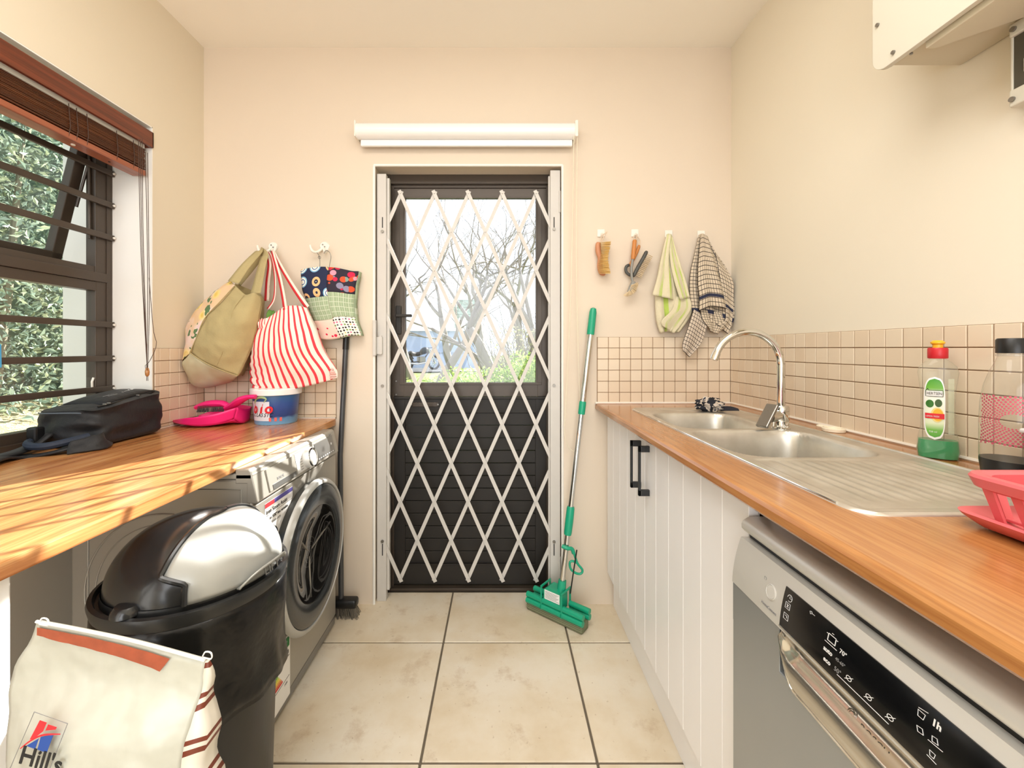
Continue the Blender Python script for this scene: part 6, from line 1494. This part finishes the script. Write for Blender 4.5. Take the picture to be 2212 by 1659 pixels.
def leaves(name, vols, n, size, cols, label, cat, seed, parent=None, asp=.45, group=None):
    r = random.Random(seed); vs = []; fs = []; mi = []
    for k in range(n):
        (x0, x1, y0, y1, z0, z1), = r.choices(vols, [max(.01, (v[1]-v[0])*(v[3]-v[2])*(v[5]-v[4])) for v in vols])
        p = Vector((r.uniform(x0, x1), r.uniform(y0, y1), r.uniform(z0, z1)))-(base_of(parent) if parent else Vector())
        p.z += .12*noise.noise(Vector((p.x*1.7, p.y*1.7, seed)))*(1 if z1-z0 > .6 else .6); p.x += .15*noise.noise(p*1.3)
        d = Vector((r.gauss(0, 1), r.gauss(0, 1), r.gauss(.3, .8))).normalized(); q_ = d.cross(Vector((r.gauss(0, 1), r.gauss(0, 1), r.gauss(0, 1)))).normalized(); s_ = size*r.uniform(.6, 1.3)
        nrm = d.cross(q_)*s_*.15; b = len(vs); vs += [p, p+d*s_*.5+q_*s_*asp*.5+nrm, p+d*s_, p+d*s_*.5-q_*s_*asp*.5+nrm]; fs.append((b, b+1, b+2, b+3)); mi.append(r.randrange(len(cols)))
    me = bpy.data.meshes.new(name); me.from_pydata(vs, [], fs)
    for c in cols: me.materials.append(c)
    me.polygons.foreach_set('material_index', mi)
    o = bpy.data.objects.new(name, me); COL.objects.link(o)
    if parent: o.parent = parent; o['kind'] = 'stuff'
    return o
def leafm(n, c): 
    s = N(n); df = s.n('ShaderNodeBsdfDiffuse'); tl = s.n('ShaderNodeBsdfTranslucent'); gl = s.n('ShaderNodeBsdfGlossy'); gl.inputs['Roughness'].default_value = .35
    df.inputs[0].default_value = lin(c); tl.inputs[0].default_value = lin(c); m1 = s.n('ShaderNodeMixShader'); m1.inputs[0].default_value = .3; m2 = s.n('ShaderNodeMixShader'); m2.inputs[0].default_value = .06
    s.t.links.new(df.outputs[0], m1.inputs[1]); s.t.links.new(tl.outputs[0], m1.inputs[2]); s.t.links.new(m1.outputs[0], m2.inputs[1]); s.t.links.new(gl.outputs[0], m2.inputs[2]); o = s.n('ShaderNodeOutputMaterial'); s.t.links.new(m2.outputs[0], o.inputs[0]); return s.m
LM = [leafm('leaf_a', '#8fa396'), leafm('leaf_b', '#a5b5a3'), leafm('leaf_c', '#788c80'), leafm('leaf_d', '#bfc9ab')]
hg = thing('garden_hedge', 'tall grey-green leafy hedge outside the left window', 'hedge', (-3.8, 3.2, .6))
leaves('foliage', [(-3.9, -3.1, .2, 5.8, .66, 3.6)], 48000, .058, LM, '', '', 1, hg)
m = MB(); r = random.Random(2)
for i in range(16):
    x, y = r.uniform(-3.6, -3.2), .6+i*.33; m.tube([(x, y, .5), (x+r.uniform(-.1, .1), y+r.uniform(-.1, .1), 1.6), (x+r.uniform(-.2, .2), y+r.uniform(-.2, .2), 3.0)], [.035, .025, .01], 7)
m.build('stems', mat('grey_bark', '#8d8677', .9, var=.2), hg, True)
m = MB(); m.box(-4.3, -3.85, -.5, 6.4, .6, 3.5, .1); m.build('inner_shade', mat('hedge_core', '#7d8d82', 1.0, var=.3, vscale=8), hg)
LM2 = [leafm('leaf_e', '#9dbb63'), leafm('leaf_f', '#7fa04e'), leafm('leaf_g', '#c0cf86')]
h2 = thing('low_hedge', 'low bright green hedge just outside the back door glass', 'hedge', (.1, 3.5, 0))
leaves('foliage', [(-1.6, -.2, 3.3, 3.8, .3, .95), (-.45, .40, 3.3, 3.8, .3, 1.02), (.10, .40, 3.3, 3.8, .3, 1.10)], 16000, .035, LM2, '', '', 3, h2)
m = MB(); m.box(-1.5, .38, 3.42, 3.7, -.1, .86, .06); m.build('inner_stems', mat('hedge_core_green', '#64774a', 1.0, var=.3, vscale=10), h2)
# unseen shrub added right of the door to cut the lowest sun rays

h3 = thing('sun_block_shrub', 'tall leafy shrub added out of view right of the back door to block low sun', 'shrub', (.95, 3.4, 0))
leaves('foliage', [(.42, 1.5, 3.2, 3.75, .2, 2.05)], 9000, .06, LM2, '', '', 5, h3)
m = MB(); r = random.Random(12)
for i in range(9):
    x, y = .52+i*.11, r.uniform(3.35, 3.6); m.tube([(x, y, -.1), (x+r.uniform(-.06, .06), y, 1.0), (x+r.uniform(-.1, .1), y, 1.9)], [.02, .014, .006], 6)
m.build('stems', mat('shrub_bark', '#7d7363', .9), h3, True)
# garage wall, weatherboarded house, fence
M_blue = mat('pale_blue_render', '#b1c0d8', .9, var=.03, vscale=1)
gw = thing('garage', 'pale blue-white garage wall across the garden', 'building', (-3.2, 21, 0))
m = MB(); m.box(-6.6, -.95, 21, 24, -.2, 2.05); m.build('wall', M_blue, gw)
m = MB(); m.box(-6.8, -.85, 20.8, 24.2, 2.05, 2.2); m.build('roof_edge', M_white, gw)
m = MB(); m.box(-4.0, -1.2, 20.97, 21.0, .95, 1.0); m.build('wall_band', mat('grey_band', '#9aa6b6', .8), gw)
hs = thing('weatherboard_house', 'small pale green weatherboarded house beyond the garage', 'building', (-1.9, 27, 0))
for k in range(12):
    m = MB(); m.box(-3.0, -1.3, 26.95-.0, 27.05, 1.6+k*.22, 1.6+k*.22+.205, .01, 1); m.build('board', mat('pale_green_board', '#9fada2', .8) if k == 0 else bpy.data.materials['pale_green_board'], hs)
m = MB(); m.box(-2.98, -1.32, 27.03, 30, 0, 4.3); m.build('wall', bpy.data.materials['pale_green_board'], hs)
fc = thing('picket_fence', 'row of pale pickets on the wall beside the garage', 'fence', (-5, 20.9, 2.2))
for k in range(26):
    m = MB(); x = -5.9+k*.16; m.box(x, x+.09, 24.3, 24.33, 2.1, 2.95, .005, 1); m.build('picket', M_reveal, fc)
m = MB(); m.box(-6, -1.7, 24.33, 24.36, 2.3, 2.36); m.box(-6, -1.7, 24.33, 24.36, 2.7, 2.76); m.box(-5.6, -5.5, 24.34, 24.4, 0, 2.9); m.box(-2.2, -2.1, 24.34, 24.4, 0, 2.9); m.build('rail', M_reveal, fc)
# paving band in front of the garage
m = MB(); m.poly([(-7, 17.5, .19), (-1.0, 18.5, .20), (.2, 20.8, .24), (-7, 20.8, .24)]); m.bm.faces.ensure_lookup_table(); m.build('driveway', mat('driveway_grey', '#b9b4ad', .95, var=.1), None)['kind'] = 'structure'

# motorcycle
mc = Vector((-3.55, 19.0, .23)); mo = thing('motorcycle', 'dark motorcycle parked in front of the pale blue garage wall', 'motorcycle', mc)
ax = Vector((.72, .69, 0)).normalized(); ay = Vector((0, 0, 1)); nz_ = ax.cross(ay)
def mp_(u, z, w=0): return mc+ax*u+ay*z+nz_*w
M_tyre = mat('tyre', '#2c2c30', .8); M_dk = mat('bike_black', '#1f2126', .3)
for u in (-.72, .72):
    m = MB(); m.tube([mp_(u+.29*math.cos(a), .31+.29*math.sin(a)) for a in [k*math.pi/16 for k in range(32)]], .05, 8, True); wh = m.build('wheel', M_tyre, mo, True)
    m = MB(); 
    for k in range(6): a = k*math.pi/6; m.tube([mp_(u+.25*math.cos(a), .31+.25*math.sin(a)), mp_(u-.25*math.cos(a), .31-.25*math.sin(a))], .008, 5)
    m.cyl(mp_(u, .31, -.06), mp_(u, .31, .06), .05, 10); m.build('spokes', M_chrome, wh)
m = MB(); m.tube([mp_(.72, .31, .08), mp_(.52, .80, .08), mp_(.46, .95, .05)], .025, 8); m.tube([mp_(.72, .31, -.08), mp_(.52, .80, -.08), mp_(.46, .95, -.05)], .025, 8); m.build('fork', M_chrome, mo, True)
m = MB(); m.tube([mp_(.42, .78), mp_(.1, .40), mp_(-.3, .36), mp_(-.72, .31)], .03, 8); m.tube([mp_(.45, .80), mp_(-.1, .66), mp_(-.55, .62)], .03, 8); m.build('frame', M_dk, mo, True)
m = MB(); m.tube(crom([mp_(.40, .82), mp_(.2, .88), mp_(-.05, .76)], 10), [.05, .10, .13, .15, .15, .14, .12, .10, .08, .05], 12); m.build('tank', M_dk, mo, True)
m = MB(); m.tube(crom([mp_(-.02, .74), mp_(-.3, .70), mp_(-.62, .78)], 10), [.05]+[.10]*8+[.06], 10, flat=1.2); m.build('seat', M_black, mo, True)
m = MB(); m.box(-.17, .17, -.12, .12, -.14, .14, .04, 2, M=Matrix.Translation(mp_(.02, .46)) @ Matrix.Rotation(math.atan2(ax.y, ax.x), 4, 'Z')); m.build('engine', M_screw, mo)
m = MB(); m.tube([mp_(.44, 1.0, -.35), mp_(.48, .98, 0), mp_(.44, 1.0, .35)], .016, 7); m.build('handlebar', M_black, mo, True)
m = MB(); m.lathe([(.0, 0), (.08, .02), (.10, .08), (.10, .10), (.0, .11)], mp_(.60, .84), 14, M=ax.to_track_quat('Z', 'Y').to_matrix().to_4x4()); m.build('headlamp', M_chrome, mo, True)
m = MB(); m.tube([mp_(.15, .32, .14), mp_(-.3, .27, .16), mp_(-.8, .33, .17)], .04, 8); m.build('exhaust', M_chrome, mo, True)
m = MB()
for u in (-.72, .72): m.grid([[mp_(u+.37*math.cos(a), .31+.37*math.sin(a), w) for a in [math.radians(30+12*k) for k in range(11)]] for w in (-.07, .07)])
m.build('mudguard', M_dk, mo, True, solid=.01)

# bare trees
M_bark = mat('pale_winter_bark', '#978f86', .95, var=.12)
def tree(px, Y, z0, hgt, r0, seed, label, lean=0, depth=6, spread=.55, wide=1.0):
    r = random.Random(seed); x = (px-VX)*Y/FPX; root = Vector((x, Y, z0)); t = thing('bare_tree', label, 'tree', root, 'bare winter trees outside the back door')
    mt_, mb_ = MB(), MB()
    def grow(p, d, L, rad, lev):
        n = 4; pts = [p]; rs = [rad]; q = p.copy(); dd = d.copy()
        for k in range(n):
            dd = (dd+Vector((r.gauss(0, .13), r.gauss(0, .13), r.gauss(0, .10)))).normalized(); q = q+dd*L/n; pts.append(q.copy()); rs.append(rad*(1-.40*(k+1)/n))
        (mt_ if lev == 0 else mb_).tube(pts, rs, 8 if lev == 0 else (5 if lev < 3 else 3))
        if lev >= depth: return
        k_ = 3 if lev < 2 else r.choice((2, 3, 3))
        for i in range(k_):
            ax_ = Vector((r.gauss(0, 1), r.gauss(0, 1), r.gauss(0, .5))).normalized(); nd = (dd+ax_*spread*r.uniform(.7, 1.4)).normalized(); nd.x *= wide; nd.normalize()
            st_ = pts[-1] if i == 0 else pts[r.randint(2, n)]
            grow(st_, nd, L*r.uniform(.62, .85), rs[-1]*r.uniform(.6, .85), lev+1)
    grow(root, Vector((lean, 0, 1)).normalized(), hgt*.3, r0, 0)
    mt_.build('trunk', M_bark, t, True, angle=0); mb_.build('branches', M_bark, t, True, angle=0, kind='stuff')
tree(1090, 9.5, -.05, 6.2, .15, 11, 'bare branching tree in the middle of the door view, slightly leaning', -.25, 7, .6)
tree(975, 12.0, 0, 7.0, .13, 5, 'bare tree with low boughs before the pale blue garage', .25, 7, .65)
tree(1150, 8.0, -.05, 5.5, .12, 21, 'thin bare tree at the right side of the door glass', -.05, 7, .5)
tree(880, 15.0, .1, 8.5, .17, 33, 'bare tree at the left side of the door glass', .1, 7, .6)
tree(1045, 15.5, .1, 9.5, .2, 44, 'tall bare tree standing farthest from the door', .05, 7, .55)
tree(940, 10.5, -.05, 7.5, .13, 55, 'bare tree with crossing boughs left of centre in the door glass', .1, 7, .7)
tree(1120, 12.5, .05, 8.0, .14, 66, 'bare tree behind the right-hand boughs in the door glass', -.15, 7, .65)
sh = thing('twiggy_bush', 'pale twiggy bush at lower right of the door view', 'bush', (.55, 7.0, 0))
m = MB(); r = random.Random(7)
for i in range(420):
    b = Vector((r.uniform(.05, 1.3), r.uniform(6.6, 7.6), -.05)); h = r.uniform(.7, 2.3); d = Vector((r.gauss(0, .35), r.gauss(0, .3), 1)); q1_ = b+d*h*.5; m.tube([b, q1_, q1_+Vector((r.gauss(0, .35), r.gauss(0, .3), h*.4))], [.008, .006, .003], 3)
m.build('twigs', M_bark, sh, kind='stuff')
leaves('sparse_leaves', [(-.1, 1.4, 6.5, 7.6, .1, 1.5)], 2200, .05, [leafm('leaf_h', '#a8ad7c'), leafm('leaf_i', '#c6bf9c')], '', '', 9, sh)
